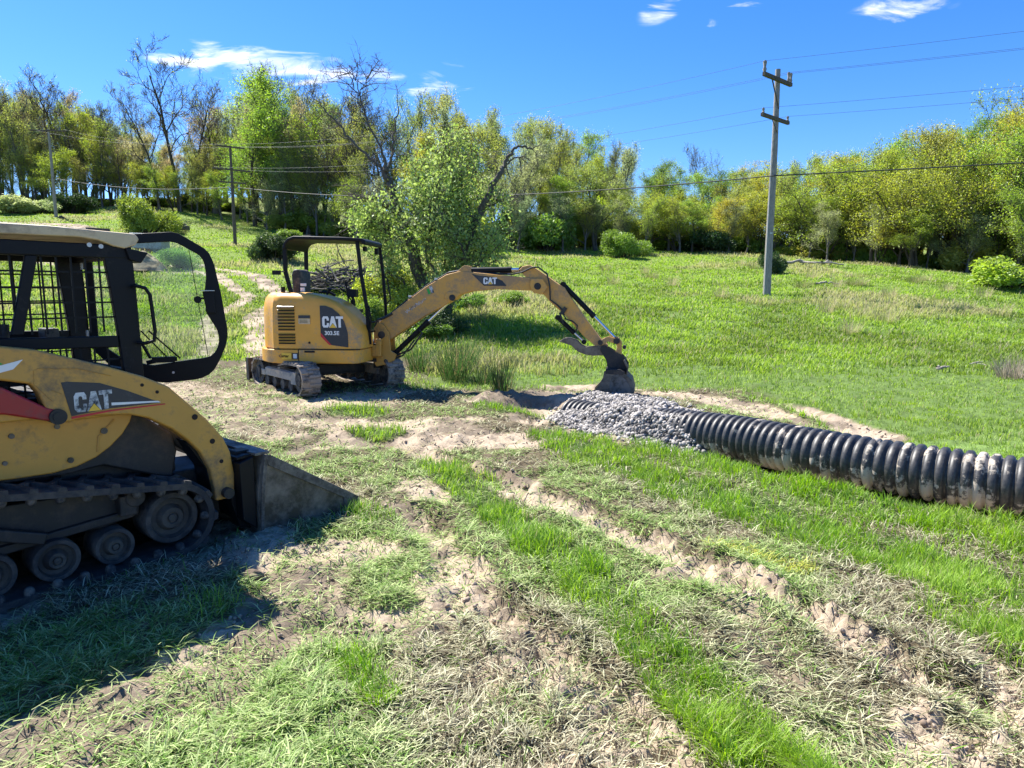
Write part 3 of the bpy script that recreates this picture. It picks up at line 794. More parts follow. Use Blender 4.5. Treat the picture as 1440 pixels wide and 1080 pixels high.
# ------------------------------------------------------------------ mini excavator
def make_excavator():
    C0 = (-3.18, 11.5, H(-3.2, 11.3)+.0)
    root = thing('mini_excavator', 'yellow and black mini excavator with open canopy, its arm reaching right over the gravel', 'excavator', C0, heading(96))
    # ---- house shell
    levels = [(.735, 0), (.80, 0), (1.0, 0), (1.2, .003), (1.35, .01), (1.45, .022), (1.52, .045), (1.57, .085), (1.60, .14), (1.615, .22)]
    def xf(z): return float(np.interp(z, [.7, .9, 1.11, 1.3, 1.43, 1.52, 1.58, 1.62], [.93, .93, .885, .76, .62, .46, .28, .05]))
    def plan(x1, ins, inner=.5):
        pts = [(x1, -.30), (x1, -.66), (x1-.02, -.76), (x1-.08, -.835), (x1-.2, -.86)]
        for i in range(1, 7): pts.append((x1-.2+(-.42-(x1-.2))*i/7, -.862))
        pts += [(-.42, -.860), (-.52, -.845)]
        for a in np.linspace(R(232), R(140), 15): pts.append((.95*math.cos(a)-.02, .95*math.sin(a)*.98))
        pts += [(-.6, .55), (-.35, .5), (-.25, .3), (-.2, -.28)]
        cx, cy = -.15, -.35
        out = []
        for (a, b) in pts:
            d = Vector((a-cx, b-cy)); l = d.length
            d = d*((l-ins)/l); out.append((cx+d.x, cy+d.y))
        return out
    mb = MB(); rings = [[(a, b, z) for a, b in plan(xf(z), ins)] for z, ins in levels]; k = len(rings[0])
    vs = [p for r in rings for p in r]; fs = []
    for i in range(len(rings)-1):
        for j in range(k): fs.append((i*k+j, (i+1)*k+j, (i+1)*k+(j+1) % k, i*k+(j+1) % k))
    fs.append(tuple((len(rings)-1)*k+j for j in range(k))[::-1]); fs.append(tuple(range(k)))
    mb.add(vs, fs); body = mb.build('engine_cover', M['yellow'], root, smooth=True)
    # lower skirt / counterweight
    mb = MB()
    def skirt(x1, ins=0):
        pts = [(x1, .60), (x1, -.62), (x1-.05, -.80), (x1-.12, -.868), (-.1, -.872), (-.42, -.872)]
        for a in np.linspace(R(236), R(124), 17): pts.append((1.0*math.cos(a)-.02, 1.0*math.sin(a)))
        pts += [(-.3, .86), (.6, .86)]
        return pts
    mb.prism(skirt(.90), .50, .72, axis='z'); mb.build('counterweight', M['yellow'], root, bevel=.02)
    mb = MB()
    mb.box((-.105, -.873, .61), (.012, .006, .22)); mb.box((.4, -.866, .7275), (1.0, .01, .013)); mb.box((.08, -.8735, .688), (.17, .006, .03))
    mb.box((-.55, -.80, .7275), (.3, .02, .013), Matrix.Rotation(-.5, 3, 'Z')); mb.build('panel_gap', M['slot'], root)
    mb = MB()
    tail = lambda r, y: (-(math.sqrt(max(0, r*r-y*y)))-.02, y)
    tp = [tail(.93, y) for y in np.linspace(.48, .86, 6)]+[(.1, .86), (.1, -.2), (-.3, -.2)]
    mb.prism(tp, .72, 1.30, axis='z'); mb.build('seat_base', M['black'], root, bevel=.03)
    # grille
    mb = MB()
    for i, z in enumerate([1.385, 1.335, 1.285, 1.235, 1.185, 1.135, 1.085, 1.035, .955, .91, .865, .82]):
        mb.mi = 0; mb.box((-.285, -.8655, z), (.27, .008, .030))
        mb.mi = 1; mb.add([(-.42, -.863, z+.0225), (-.15, -.863, z+.0225), (-.15, -.885, z+.008), (-.42, -.885, z+.008), (-.42, -.863, z+.016), (-.15, -.863, z+.016)], [(0, 1, 2, 3), (3, 2, 5, 4)][::1])
    mb.build('grille', [M['slot'], M['yellow']], root)
    # decals
    mb = MB(); mb.prism([(.27, 1.41), (.27, .93), (.40, .80), (.71, .76), (.71, .98), (.66, 1.16), (.58, 1.28), (.47, 1.37), (.36, 1.41)], -.868, -.864); dec = mb.build('decal_panel', M['decal'], root)
    mb = MB(); mb.prism([(.27, .93), (.40, .80), (.44, .795), (.27, .99)], -.871, -.869); mb.build('red_stripe', M['reddecal'], dec)
    a, b = MB(), MB(); brand_letters(a, b, .30, 1.07, .175, -.8705, w=.118)
    text_into(a, '303.5E', .335, .955, .085, -.869, sx=1.02, bold=.03)
    a.build('lettering', M['white'], dec); b.build('yellow_triangle', M['tri'], dec)
    mb = MB(); mb.mi = 0; mb.box((.01, -.866, 1.235), (.19, .006, .045)); mb.mi = 1; mb.box((.01, -.866, 1.165), (.19, .006, .085)); mb.mi = 2
    for z in (1.145, 1.165, 1.185): mb.box((0.0, -.870, z), (.13, .002, .006))
    mb.build('warning_sticker', [M['decal'], M['beige'], M['slot']], root)
    mb = MB(); mb.mi = 0; q = Matrix.Rotation(R(-9), 3, 'Z'); mb.box((-.33, -.878, .615), (.24, .005, .10), q); mb.mi = 1; mb.box((-.16, -.874, .615), (.09, .006, .10)); mb.mi = 2; mb.box((-.16, -.878, .615), (.06, .003, .07))
    mb.mi = 3; text_into(mb, 'Carter', -.42, .598, .06, -.8905, sx=1.0, bold=.02)
    mb.build('dealer_sticker', [M['tri'], M['decal'], M['white'], M['slot']], root)
    mb = MB(); mb.cyl((.08, -.866, .83), (.08, -.872, .83), .018, 16); mb.build('lock', M['slot'], root)
    # floor and front
    mb = MB(); mb.box((.55, .16, .76), (.86, .92, .05)); mb.box((.88, .16, .66), (.08, .9, .14)); mb.build('floor_plate', M['black'], root, bevel=.01)
    mb = MB(); mb.box((.98, -.1, .66), (.16, .42, .2)); mb.box((1.02, -.25, .80), (.1, .12, .12)); mb.build('front_bracket', M['yellow2'], root, bevel=.02)
    # seat
    mb = MB(); mb.prism([(-.33, 1.32), (.16, 1.34), (.2, 1.40), (.14, 1.47), (-.2, 1.47), (-.30, 1.50), (-.30, 1.94), (-.34, 2.0), (-.43, 1.99), (-.46, 1.9), (-.44, 1.5), (-.44, 1.34)], -.22, .22)
    mb.build('seat', M['vinyl'], root, bevel=.05, seg=3)
    mb = MB(); mb.box((-.27, -.2, 1.74), (.12, .015, .05)); mb.box((-.26, -.24, 1.66), (.07, .04, .07)); mb.build('seat_tag', M['white'], root, bevel=.01)
    mb = MB()
    mb.tube([(-.1, .05, 1.62), (.05, .12, 1.62), (.16, .12, 1.56)], .022); mb.tube([(.13, -.22, 1.3), (.15, -.22, 1.60), (.2, -.22, 1.68)], [.02, .018, .03]); mb.tube([(.30, .32, .78), (.32, .3, 1.5), (.30, .28, 1.74)], .014)
    mb.cyl((.30, .28, 1.72), (.30, .28, 1.80), .028); mb.tube([(.5, -.05, .8), (.5, -.05, 1.48), (.42, -.05, 1.58)], .014); mb.tube([(.5, .1, .8), (.5, .1, 1.48), (.42, .1, 1.60)], .014)
    mb.box((.58, -.2, 1.60), (.14, .12, .13)); mb.box((.55, 0, 1.3), (.1, .5, .06)); mb.tube([(.58, -.2, .8), (.58, -.2, 1.58)], .02)
    mb.tube([(.28, .0, 1.70), (.36, .05, 1.62), (.44, .0, 1.69)], .012); mb.tube([(.5, -.05, 1.52), (.55, .02, 1.62), (.50, .1, 1.66)], .01)
    mb.build('control_levers', M['black'], root, smooth=True)
    # canopy
    zr = 2.47
    mb = MB(); prof = [(-.46, 2.30), (-.44, 2.40), (-.37, 2.475), (-.26, 2.51), (.5, 2.49), (.86, 2.465), (.92, 2.43), (.915, 2.36), (.86, 2.37), (.84, 2.41), (.5, 2.435), (-.24, 2.455), (-.34, 2.43), (-.39, 2.38), (-.41, 2.30)]
    mb.prism(prof, -.52, .42); mb.build('canopy_roof', M['black'], root, bevel=.02)
    for q, w in (((-.18, -.1, 2.53), (.16, .2, .03)), ((.88, .2, 2.30), (.06, .1, .1)), ((.84, -.30, 2.31), (.05, .1, .08))): mb = MB(); mb.box(q, w); mb.build('work_light', M['black'], root, bevel=.01)
    for (pts, w) in (([(-.43, -.47, 2.36), (-.44, -.47, 1.95), (-.40, -.47, 1.78), (-.33, -.47, 1.5)], .05), ([(-.43, .37, 2.36), (-.44, .37, 1.95), (-.42, .37, 1.3)], .05),
                     ([(.77, -.47, 2.42), (.82, -.47, 1.9), (.90, -.47, 1.35), (.93, -.47, .78)], .045), ([(.88, .37, 2.40), (.93, .37, 1.9), (.96, .37, 1.4), (.96, .37, .78)], .04)):
        mb = MB()
        for p, q in zip(pts[:-1], pts[1:]): mb.beam(p, q, w, w*1.25)
        mb.build('canopy_post', M['black'], root, bevel=.008)
    for pts, w in (([(.93, .37, 1.9), (1.0, .37, 1.85), (1.05, .37, 1.5), (.98, .37, 1.42)], .012), ([(.92, -.47, 1.13), (.95, .37, 1.13)], .014), ([(.93, -.47, .98), (.96, .37, .98)], .014), ([(.93, -.47, 1.4), (.97, -.50, 1.2), (.94, -.47, 1.0)], .012)): mb = MB(); mb.tube(pts, w); mb.build('grab_rail', M['black'], root, smooth=True)
    mb = MB(); mb.box((-.47, -.52, 1.66), (.05, .05, .09)); mb.build('latch', M['black'], root)
    mb = MB(); mb.tube([(-.45, -.5, 1.95), (-.62, -.56, 1.93)], .01); mb.box((-.55, -.56, 1.93), (.14, .02, .07))
    mb.build('mirror', M['black'], root, smooth=True)
    # ---- boom group, swung a little from the house
    bo = heading(101)-heading(96)
    def part(mb, name, mt, par=root, **k):
        o = mb.build(name, mt, par, **k)
        if par is root: o.rotation_euler = (0, 0, bo)
        return o
    mb = MB()
    mb.prism([(1.0, 1.13), (1.10, 1.10), (1.2, .95), (1.22, .66), (1.32, .60), (1.28, .5), (1.11, .42), (.96, .39), (.90, .50), (.95, .62), (.93, .80), (.93, 1.0)], -.13, -.095)
    mb.prism([(1.0, 1.13), (1.10, 1.10), (1.2, .95), (1.22, .66), (1.32, .60), (1.28, .5), (1.11, .42), (.96, .39), (.90, .50), (.95, .62), (.93, .80), (.93, 1.0)], .095, .13)
    mb.box((1.06, 0, .72), (.18, .2, .14)); mb.box((1.04, 0, .44), (.2, .2, .06))
    part(mb, 'swing_post', M['yellow2'], bevel=.012)
    mb = MB(); mb.cyl((.94, 0, .36), (.94, 0, .80), .075, 20); mb.box((.86, -.02, .70), (.22, .26, .05)); mb.box((.86, -.02, .50), (.22, .26, .06)); mb.cyl((.90, -.2, .52), (.78, -.2, .52), .03)
    mb.cyl((1.07, -.15, .92), (1.07, .15, .92), .06, 20)
    part(mb, 'swing_pin', M['blackdirty'], smooth=True)
    boom = [(.97, 1.06), (1.03, 1.14), (1.82, 1.70), (2.18, 1.90), (2.42, 1.955), (3.01, 1.895), (3.53, 1.845), (3.72, 1.80), (3.76, 1.70), (3.70, 1.63), (3.58, 1.64), (3.01, 1.665), (2.60, 1.63), (2.42, 1.58), (2.30, 1.50), (2.21, 1.44), (1.81, 1.24), (1.20, .84), (1.09, .83), (.99, .92)]
    mb = MB(); mb.prism(boom, -.085, .085); mb.prism([(2.14, 1.53), (2.18, 1.62), (2.30, 1.64), (2.42, 1.60), (2.34, 1.5), (2.24, 1.47)], -.10, .10)
    bm = part(mb, 'boom', M['armyel'], bevel=.012)
    mb = MB(); mb.prism([(2.30, 1.90), (2.44, 2.02), (2.48, 2.045), (2.57, 2.03), (2.60, 1.90)], -.07, -.045); mb.prism([(2.30, 1.90), (2.44, 2.02), (2.48, 2.045), (2.57, 2.03), (2.60, 1.90)], .045, .07); mb.build('cylinder_bracket', M['armyel'], bm, bevel=.005)
    mb = MB(); mb.prism([(2.60, 1.91), (2.72, 1.88), (2.95, 1.86), (3.10, 1.80), (3.17, 1.715), (2.80, 1.72)], -.089, -.0855); dc = mb.build('decal_panel', M['decal'], bm)
    a, b = MB(), MB(); brand_letters(a, b, 2.79, 1.745, .105, -.0905, w=.078); a.build('lettering', M['white'], bm); b.build('yellow_triangle', M['tri'], bm)
    mb = MB(); mb.mi = 0; q = Matrix.Rotation(R(-33), 3, 'Y'); rs = random.Random(4)
    for k in range(19): mb.box((1.49+k*.0185, -.0865, 1.295+k*.0120+rs.uniform(-.004, .004)), (.007+.006*rs.random(), .002, .03+.03*rs.random()), Matrix.Rotation(R(-33+rs.uniform(-30, 30)), 3, 'Y'))
    mb.box((1.93, -.087, 1.66), (.05, .003, .12), Matrix.Rotation(R(-20), 3, 'Y')); mb.mi = 1; mb.box((1.88, -.087, 1.63), (.04, .003, .09), Matrix.Rotation(R(-20), 3, 'Y'))
    mb.build('sticker', [M['scuffwhite'], M['green']], bm)
    mb = MB(); mb.cyl((3.67, -.12, 1.71), (3.67, .12, 1.71), .055, 24); mb.cyl((3.67, -.13, 1.71), (3.67, -.12, 1.71), .035, 16); mb.cyl((2.28, -.115, 1.53), (2.28, .115, 1.53), .05, 20); mb.build('pivot_pin', M['blackdirty'], bm, smooth=True)
    # stick
    mb = MB(); stick = [(3.36, 1.965), (3.42, 2.02), (3.53, 2.045), (3.66, 1.97), (3.84, 1.85), (3.98, 1.75), (4.09, 1.69), (4.12, 1.64), (4.40, 1.24), (4.66, .90), (4.78, .80), (4.76, .70), (4.68, .68), (4.56, .80), (4.38, .95), (4.10, 1.26), (3.87, 1.46), (3.76, 1.58), (3.62, 1.63), (3.56, 1.68), (3.55, 1.78)]
    mb.prism(stick, -.07, .07); st = part(mb, 'stick', M['armyel'], bevel=.012)
    mb = MB(); mb.prism([(3.56, 1.83), (3.75, 1.83), (3.83, 1.70), (3.74, 1.58), (3.60, 1.61), (3.54, 1.72)], -.115, -.09); mb.prism([(3.56, 1.83), (3.75, 1.83), (3.83, 1.70), (3.74, 1.58), (3.60, 1.61), (3.54, 1.72)], .09, .115)
    mb.build('stick_cheek', M['armyel'], st, bevel=.008)
    # cylinders
    def cyl(name, p, q, f, r, rr, y=0):
        p = Vector((p[0], y, p[1])); q = Vector((q[0], y, q[1])); d = (q-p).normalized(); m = p.lerp(q, f)
        mb = MB(); mb.cyl(p, m, r, 20); mb.cyl(m-d*.05, m+d*.012, r*1.12, 20); mb.cyl(p+Vector((0, -r*1.1, 0)), p+Vector((0, r*1.1, 0)), r*1.15, 16)
        c = part(mb, name, M['black'], smooth=True)
        m2 = MB(); m2.cyl(m, q, rr, 14); m2.build('rod', M['chrome'], c, smooth=True)
        m3 = MB(); m3.cyl(q+Vector((0, -r, 0)), q+Vector((0, r, 0)), r*1.05, 16); m3.build('rod_eye', M['black'], c, smooth=True)
    cyl('boom_cylinder', (1.24, .60), (2.27, 1.53), .58, .045, .026)
    cyl('stick_cylinder', (2.50, 1.965), (3.40, 1.975), .80, .045, .026)
    cyl('bucket_cylinder', (4.06, 1.735), (4.90, .89), .58, .040, .022)
    cyl('thumb_cylinder', (3.98, 1.22), (4.40, .84), .62, .036, .018)
    # linkage and thumb
    mb = MB()
    for y0, y1 in ((-.10, -.075), (.075, .10)):
        mb.prism([(4.62, .83), (4.70, .90), (4.80, .935), (4.93, .90), (4.96, .84), (4.88, .83), (4.78, .86), (4.70, .80)], y0, y1)
        mb.prism([(4.86, .90), (4.94, .92), (4.99, .84), (4.99, .62), (4.93, .58), (4.88, .62), (4.92, .78)], y0*.8, y1*.8)
    part(mb, 'bucket_link', M['armyel'], bevel=.006)
    mb = MB(); mb.cyl((4.91, -.11, .87), (4.91, .11, .87), .05); mb.cyl((4.66, -.11, .84), (4.66, .11, .84), .04); mb.cyl((5.03, -.06, .77), (5.03, .06, .77), .03); mb.cyl((4.72, -.12, .74), (4.72, .12, .74), .06)
    part(mb, 'link_pin', M['blackdirty'], smooth=True)
    mb = MB(); mb.prism([(4.01, .85), (4.10, .905), (4.18, .905), (4.29, .87), (4.36, .80), (4.45, .765), (4.64, .79), (4.76, .76), (4.78, .69), (4.70, .64), (4.55, .63), (4.41, .65), (4.30, .70), (4.20, .79), (4.10, .82)], -.09, -.06)
    mb.prism([(4.01, .85), (4.10, .905), (4.18, .905), (4.29, .87), (4.36, .80), (4.45, .765), (4.64, .79), (4.76, .76), (4.78, .69), (4.70, .64), (4.55, .63), (4.41, .65), (4.30, .70), (4.20, .79), (4.10, .82)], .06, .09)
    mb.box((4.3, 0, .77), (.3, .12, .03), Matrix.Rotation(R(25), 3, 'Y')); part(mb, 'thumb', M['steel'], bevel=.008)
    # bucket
    side = [(4.70, .70), (4.80, .74), (4.95, .68), (5.04, .60), (5.10, .48), (5.09, .36), (5.17, .28), (5.21, .14), (5.17, .0), (5.08, -.07), (4.92, -.10), (4.70, -.09), (4.54, -.06), (4.56, .08), (4.66, .18), (4.75, .33), (4.78, .45)]
    shell = [(4.70, .70), (4.80, .74), (4.95, .68), (5.04, .60), (5.10, .48), (5.09, .36), (5.17, .28), (5.21, .14), (5.17, .0), (5.08, -.07), (4.92, -.10), (4.70, -.09), (4.54, -.06)]
    mb = MB(); mb.prism([(4.74, .42), (4.98, .44), (5.09, .36), (5.17, .28), (5.21, .14), (5.17, .0), (5.08, -.07), (4.92, -.10), (4.70, -.09), (4.53, -.06), (4.56, .08), (4.65, .18), (4.72, .30)], -.32, -.295)
    mb.prism([(4.74, .42), (4.98, .44), (5.09, .36), (5.17, .28), (5.21, .14), (5.17, .0), (5.08, -.07), (4.92, -.10), (4.70, -.09), (4.53, -.06), (4.56, .08), (4.65, .18), (4.72, .30)], .295, .32)
    inn = [(a-(a-4.85)*.07, b-(b-.2)*.06) for a, b in shell[3:]]
    for i in range(3, len(shell)-1):
        p, q = shell[i], shell[i+1]; r, s = inn[i-3], inn[i-2]
        mb.prism([p, q, s, r], -.295, .295)
    bk = part(mb, 'bucket', M['steel'], bevel=.006)
    mb = MB()
    for y0, y1 in ((-.11, -.085), (.085, .11)): mb.prism([(4.66, .72), (4.74, .79), (4.90, .70), (5.02, .64), (5.10, .52), (5.10, .42), (5.04, .36), (4.96, .42), (4.78, .44), (4.76, .56)], y0, y1)
    mb.prism([(4.76, .44), (4.98, .45), (5.06, .40), (5.02, .36), (4.76, .38)], -.322, .322); mb.build('bucket_hanger', M['blackdirty'], bk, bevel=.006)
    mb = MB()
    mb.prism([(4.82, .18), (4.86, .34), (4.95, .38), (5.07, .30), (5.16, .16), (5.12, .0), (5.02, -.05), (4.90, -.02)], -.332, -.322)
    mb.build('wear_plate', M['steelgrey'], bk, bevel=.006)
    mb = MB()
    for y in (-.27, -.135, 0, .135, .27): mb.prism([(4.62, -.055), (4.62, -.095), (4.46, -.085), (4.40, -.04), (4.50, -.04)], y-.025, y+.025)
    mb.build('bucket_teeth', M['steel'], bk, bevel=.004)
    # hoses
    mb = MB()
    mb.tube([(3.0, -.04, 1.905), (3.25, -.05, 1.90), (3.42, -.09, 1.93), (3.58, -.12, 2.0), (3.68, -.125, 2.005), (3.82, -.125, 1.90), (3.86, -.11, 1.72), (3.87, -.10, 1.50), (3.98, -.09, 1.42), (4.08, -.09, 1.32)], .013)
    mb.tube([(1.0, -.02, 1.12), (1.4, -.03, 1.42), (1.85, -.03, 1.735), (2.2, -.03, 1.93), (2.45, -.03, 1.97), (3.0, -.04, 1.905)], .013)
    mb.tube([(1.0, .03, 1.13), (1.4, .03, 1.43), (1.85, .03, 1.745), (2.2, .03, 1.94), (2.45, .03, 1.98), (3.0, .03, 1.91), (3.4, .03, 1.95)], .012)
    mb.tube([(4.05, -.09, 1.33), (4.12, -.10, 1.20), (4.22, -.1, 1.17), (4.30, -.1, 1.10), (4.28, -.09, 1.0)], .012); mb.tube([(4.02, -.09, 1.3), (4.08, -.1, 1.12), (4.0, -.1, 1.18)], .016); mb.box((4.08, -.09, 1.33), (.06, .04, .12), Matrix.Rotation(R(35), 3, 'Y'))
    mb.tube([(.95, -.1, 1.0), (.99, -.1, 1.16), (1.12, -.1, 1.20), (1.25, -.09, 1.27)], .022); mb.tube([(.93, .08, .9), (.96, .08, 1.12), (1.08, .08, 1.20), (1.25, .06, 1.29)], .022)
    mb.tube([(1.30, -.06, .58), (1.55, -.07, .68), (1.75, -.06, .95), (1.7, -.05, 1.0)], .016); mb.tube([(1.2, -.1, .5), (1.42, -.1, .58), (1.62, -.07, .84)], .014)
    part(mb, 'hydraulic_hose', M['conduit'], smooth=True)
    mb = MB()
    for q in ((2.0, -.05, 1.83), (1.55, -.05, 1.55), (3.2, -.03, 1.90)): mb.box(q, (.05, .05, .03))
    part(mb, 'hose_clamp', M['lamp'], bevel=.004)
    # ---- undercarriage
    ur = heading(-40)-heading(96)
    def upart(mb, name, mt, par=root, **k):
        o = mb.build(name, mt, par, **k)
        if par is root: o.rotation_euler = (0, 0, ur)
        return o
    mb = MB(); mb.cyl((0, 0, .40), (0, 0, .52), .38, 32); mb.box((0, 0, .36), (.7, .9, .14)); mb.box((0, 0, .30), (.5, 1.2, .12)); mb.cyl((0, 0, .49), (0, 0, .515), .52, 32)
    mb.box((.9, .33, .30), (1.0, .09, .1), Matrix.Rotation(R(8), 3, 'Y')); mb.box((.9, -.33, .30), (1.0, .09, .1), Matrix.Rotation(R(8), 3, 'Y'))
    upart(mb, 'undercarriage_frame', M['blackdirty'], bevel=.01)
    for sgn in (1, -1):
        prof = [((-.83, .275), .225), ((-.60, .16), .11), ((.60, .16), .11), ((.85, .26), .20)]
        prof = [((.85, .27), .205), ((-.85, .275), .215), ((-.66, .155), .125), ((.66, .155), .125)]
        y0, y1 = (.59, .89) if sgn > 0 else (-.89, -.59)
        mb = MB()
        tr = thing_part('track', root, ur)
        make_belt(prof, y0, y1, .03, 42, .022, M['rubberlight'], tr, chevron=.0, inner_lugs=False, sub=4)
        mb = MB(); yo = y1-.03 if sgn > 0 else y0+.03; yi = (y0+y1)/2
        mb.box((0, sgn*.74, .30), (1.16, .16, .15)); mb.box((0.0, sgn*.835, .30), (1.1, .03, .13)); mb.box((.70, sgn*.78, .27), (.2, .12, .1)); mb.box((-.62, sgn*.82, .28), (.2, .05, .2)); mb.box((.10, sgn*.74, .375), (.1, .1, .05))
        mb.build('track_frame', M['framegrey'], tr, bevel=.01)
        mb = MB(); mb.mi = 0
        for (cx, cz, rr) in ((.85, .27, .195), (-.85, .275, .20)): mb.cyl((cx, sgn*.66, cz), (cx, sgn*.83, cz), rr, 28); mb.cyl((cx, sgn*.83, cz), (cx, sgn*.86, cz), rr*.5, 20)
        for cx in (-.5, -.17, .17, .5): mb.cyl((cx, sgn*.66, .15), (cx, sgn*.84, .15), .085, 20)
        mb.build('roller', M['rubbersilt'], tr, smooth=True)
    # dozer blade
    mb = MB(); pr = [(1.36, .08), (1.30, .16), (1.28, .28), (1.31, .40), (1.35, .46), (1.37, .46), (1.34, .38), (1.31, .28), (1.335, .17), (1.39, .09)]
    mb.prism(pr, -.89, .89); mb.box((1.30, .885, .27), (.12, .02, .40)); mb.box((1.30, -.885, .27), (.12, .02, .40)); upart(mb, 'dozer_blade', M['blackdirty'], bevel=.006)
    return root

def thing_part(name, root, rotz=0):
    "a part that is itself made of sub-parts: the pieces hang from one small Empty"
    o = bpy.data.objects.new(name, None); COL.objects.link(o); o.parent = root; o.rotation_euler = (0, 0, rotz); o.empty_display_size = .1; return o

# ------------------------------------------------------------------ compact track loader
def make_loader():
    z0 = H(-2.2, 3.8)*.0
    root = thing('track_loader', 'muddy yellow compact track loader with its cab door swung open and bucket on the ground', 'loader', (-2.61, 3.26, z0), heading(41))
    # tracks (near one faces the camera; the machine is 1.68 wide)
    prof = [((.865, .235), .185), ((-.95, .47), .185), ((-1.22, .17), .13), ((.50, .115), .085), ((.80, .17), .125)]
    prof = [((.90, .215), .205), ((-.75, .49), .175), ((-1.25, .20), .15), ((-1.05, .115), .08), ((.55, .112), .08)]
    prof = [((.90, .225), .188), ((-.70, .50), .160), ((-1.25, .20), .15), ((-1.0, .105), .085), ((.62, .100), .085)]
    for near in (True, False):
        tr = thing_part('track', root)
        y0, y1 = (0, .32) if near else (1.36, 1.68)
        make_belt(prof, y0, y1, .036, 42, .022, M['rubber'], tr, chevron=.75, inner_lugs=True, sub=6, mt2=M['rubbersilt'])
        mb = MB()
        for (cx, cz, r, hb) in ((.90, .225, .160, .42), (.575, .135, .108, .40), (.285, .140, .118, .38), (-.01, .140, .118, .38), (-.31, .140, .118, .38), (-.62, .140, .118, .38), (-.95, .155, .13, .38), (-1.25, .2, .14, .4), (-.70, .50, .16, .4)):
            o = MB(); wheel(o, (cx, cz), y0+.085, y1-.03, r, hb); o.build('track_wheel', [M['rubber'], M['hub']], tr, smooth=True)
        mb = MB(); mb.prism([(-1.15, .26), (.55, .24), (.74, .27), (.76, .40), (.62, .46), (-.4, .50), (-1.0, .55)], (y0+y1)/2, y1-.02)
        mb.beam((-.35, y0+.09, .50), (.24, y0+.09, .28), .06, .065)
        mb.cyl((.70, y0+.07, .40), (.70, y0+.2, .40), .055, 16); mb.box((.66, y0+.12, .36), (.09, .08, .12)); mb.box((.35, y0+.16, .27), (.7, .06, .05), Matrix.Rotation(R(-4), 3, 'Y'))
        mb.build('track_frame', M['blackdirty'], tr, bevel=.01)
    # chassis between the tracks
    mb = MB(); mb.box((-.3, .84, .52), (2.3, 1.0, .5)); mb.box((.86, .84, .45), (.25, .96, .42)); mb.box((1.16, .84, .27), (.36, 1.0, .34)); mb.build('chassis', M['blackdirty'], root, bevel=.02)
    mb = MB(); mb.prism([(-1.45, .62), (.40, .57), (.60, .585), (.98, .425), (1.02, .60), (.99, .72), (.80, .88), (.5, .93), (-.2, 1.08), (-1.5, 1.28)], .24, .36)
    mb.prism([(-1.45, .62), (.40, .57), (.60, .585), (.98, .425), (1.02, .60), (.99, .72), (.80, .88), (.5, .93), (-.2, 1.08), (-1.5, 1.28)], 1.32, 1.44); mb.build('lower_body', M['blackdirty'], root, bevel=.015)
    # curved yellow side panel
    arc = [(.775, .935), (.77, .90), (.745, .83), (.70, .765), (.63, .70), (.55, .65), (.45, .615), (.33, .60), (.15, .605)]
    for y0, y1 in ((.20, .235), (1.445, 1.48)):
        mb = MB(); mb.prism([(-1.4, .72), (-1.4, 1.08), (.1, .985)]+[(.45, .96)]+arc, y0, y1)
        sp = mb.build('side_panel', M['yellow2'], root, bevel=.01)
        mb = MB(); yy = y0 if y0 < 1 else y1
        s = -1 if y0 < 1 else 1
        mb.prism([(-1.4, 1.13), (-1.4, 1.02), (.0, .93), (.35, .925), (.38, .895), (.72, .895), (.755, .945), (.45, .97), (.0, 1.015)], min(yy, yy+s*.09), max(yy, yy+s*.09)); mb.build('panel_ledge', M['yellow2'], sp, bevel=.012)
        mb = MB()
        for (a, z, r) in ((.60, .80, .018), (.42, .66, .016), (.37, .86, .014), (.16, .84, .014), (.12, .70, .012), (-.3, .8, .016)): mb.cyl((a, yy+s*.012, z), (a, yy, z), r, 12)
        mb.build('bolt', M['steel'], sp, smooth=True)
        mb = MB(); mb.tube([(.66, yy+s*.003, .86), (.57, yy+s*.003, .77), (.56, yy+s*.003, .68)], .006, 6); mb.build('weld_seam', M['yellow2'], sp)
    # engine box at the rear
    mb = MB(); mb.prism([(-1.55, .70), (-1.62, 1.35), (-1.40, 1.50), (-.62, 1.52), (-.55, .72)], .36, 1.32); mb.build('engine_cover', M['yellow2'], root, bevel=.03)
    mb = MB()
    for z in np.arange(.85, 1.35, .05): mb.box((-1.61, .84, z), (.03, .7, .02))
    mb.build('rear_grille', M['slot'], root)
    # lift arms
    arm = [(-1.62, 1.36), (-1.62, 1.50), (-1.50, 1.60), (-1.2, 1.60), (-.4, 1.44), (.13, 1.325), (.28, 1.298), (.44, 1.243), (.61, 1.183), (.79, 1.11), (.93, 1.035), (1.03, .93), (1.15, .80), (1.245, .67), (1.285, .57), (1.305, .42), (1.30, .30), (1.26, .265), (1.17, .265), (1.165, .35), (1.145, .48), (1.09, .60), (1.02, .69), (.93, .775), (.80, .86), (.70, .895), (.5, .915), (.40, .895), (.33, .90), (.30, .96), (.27, 1.07), (.24, 1.12), (.0, 1.18), (-.6, 1.30), (-1.2, 1.38)]
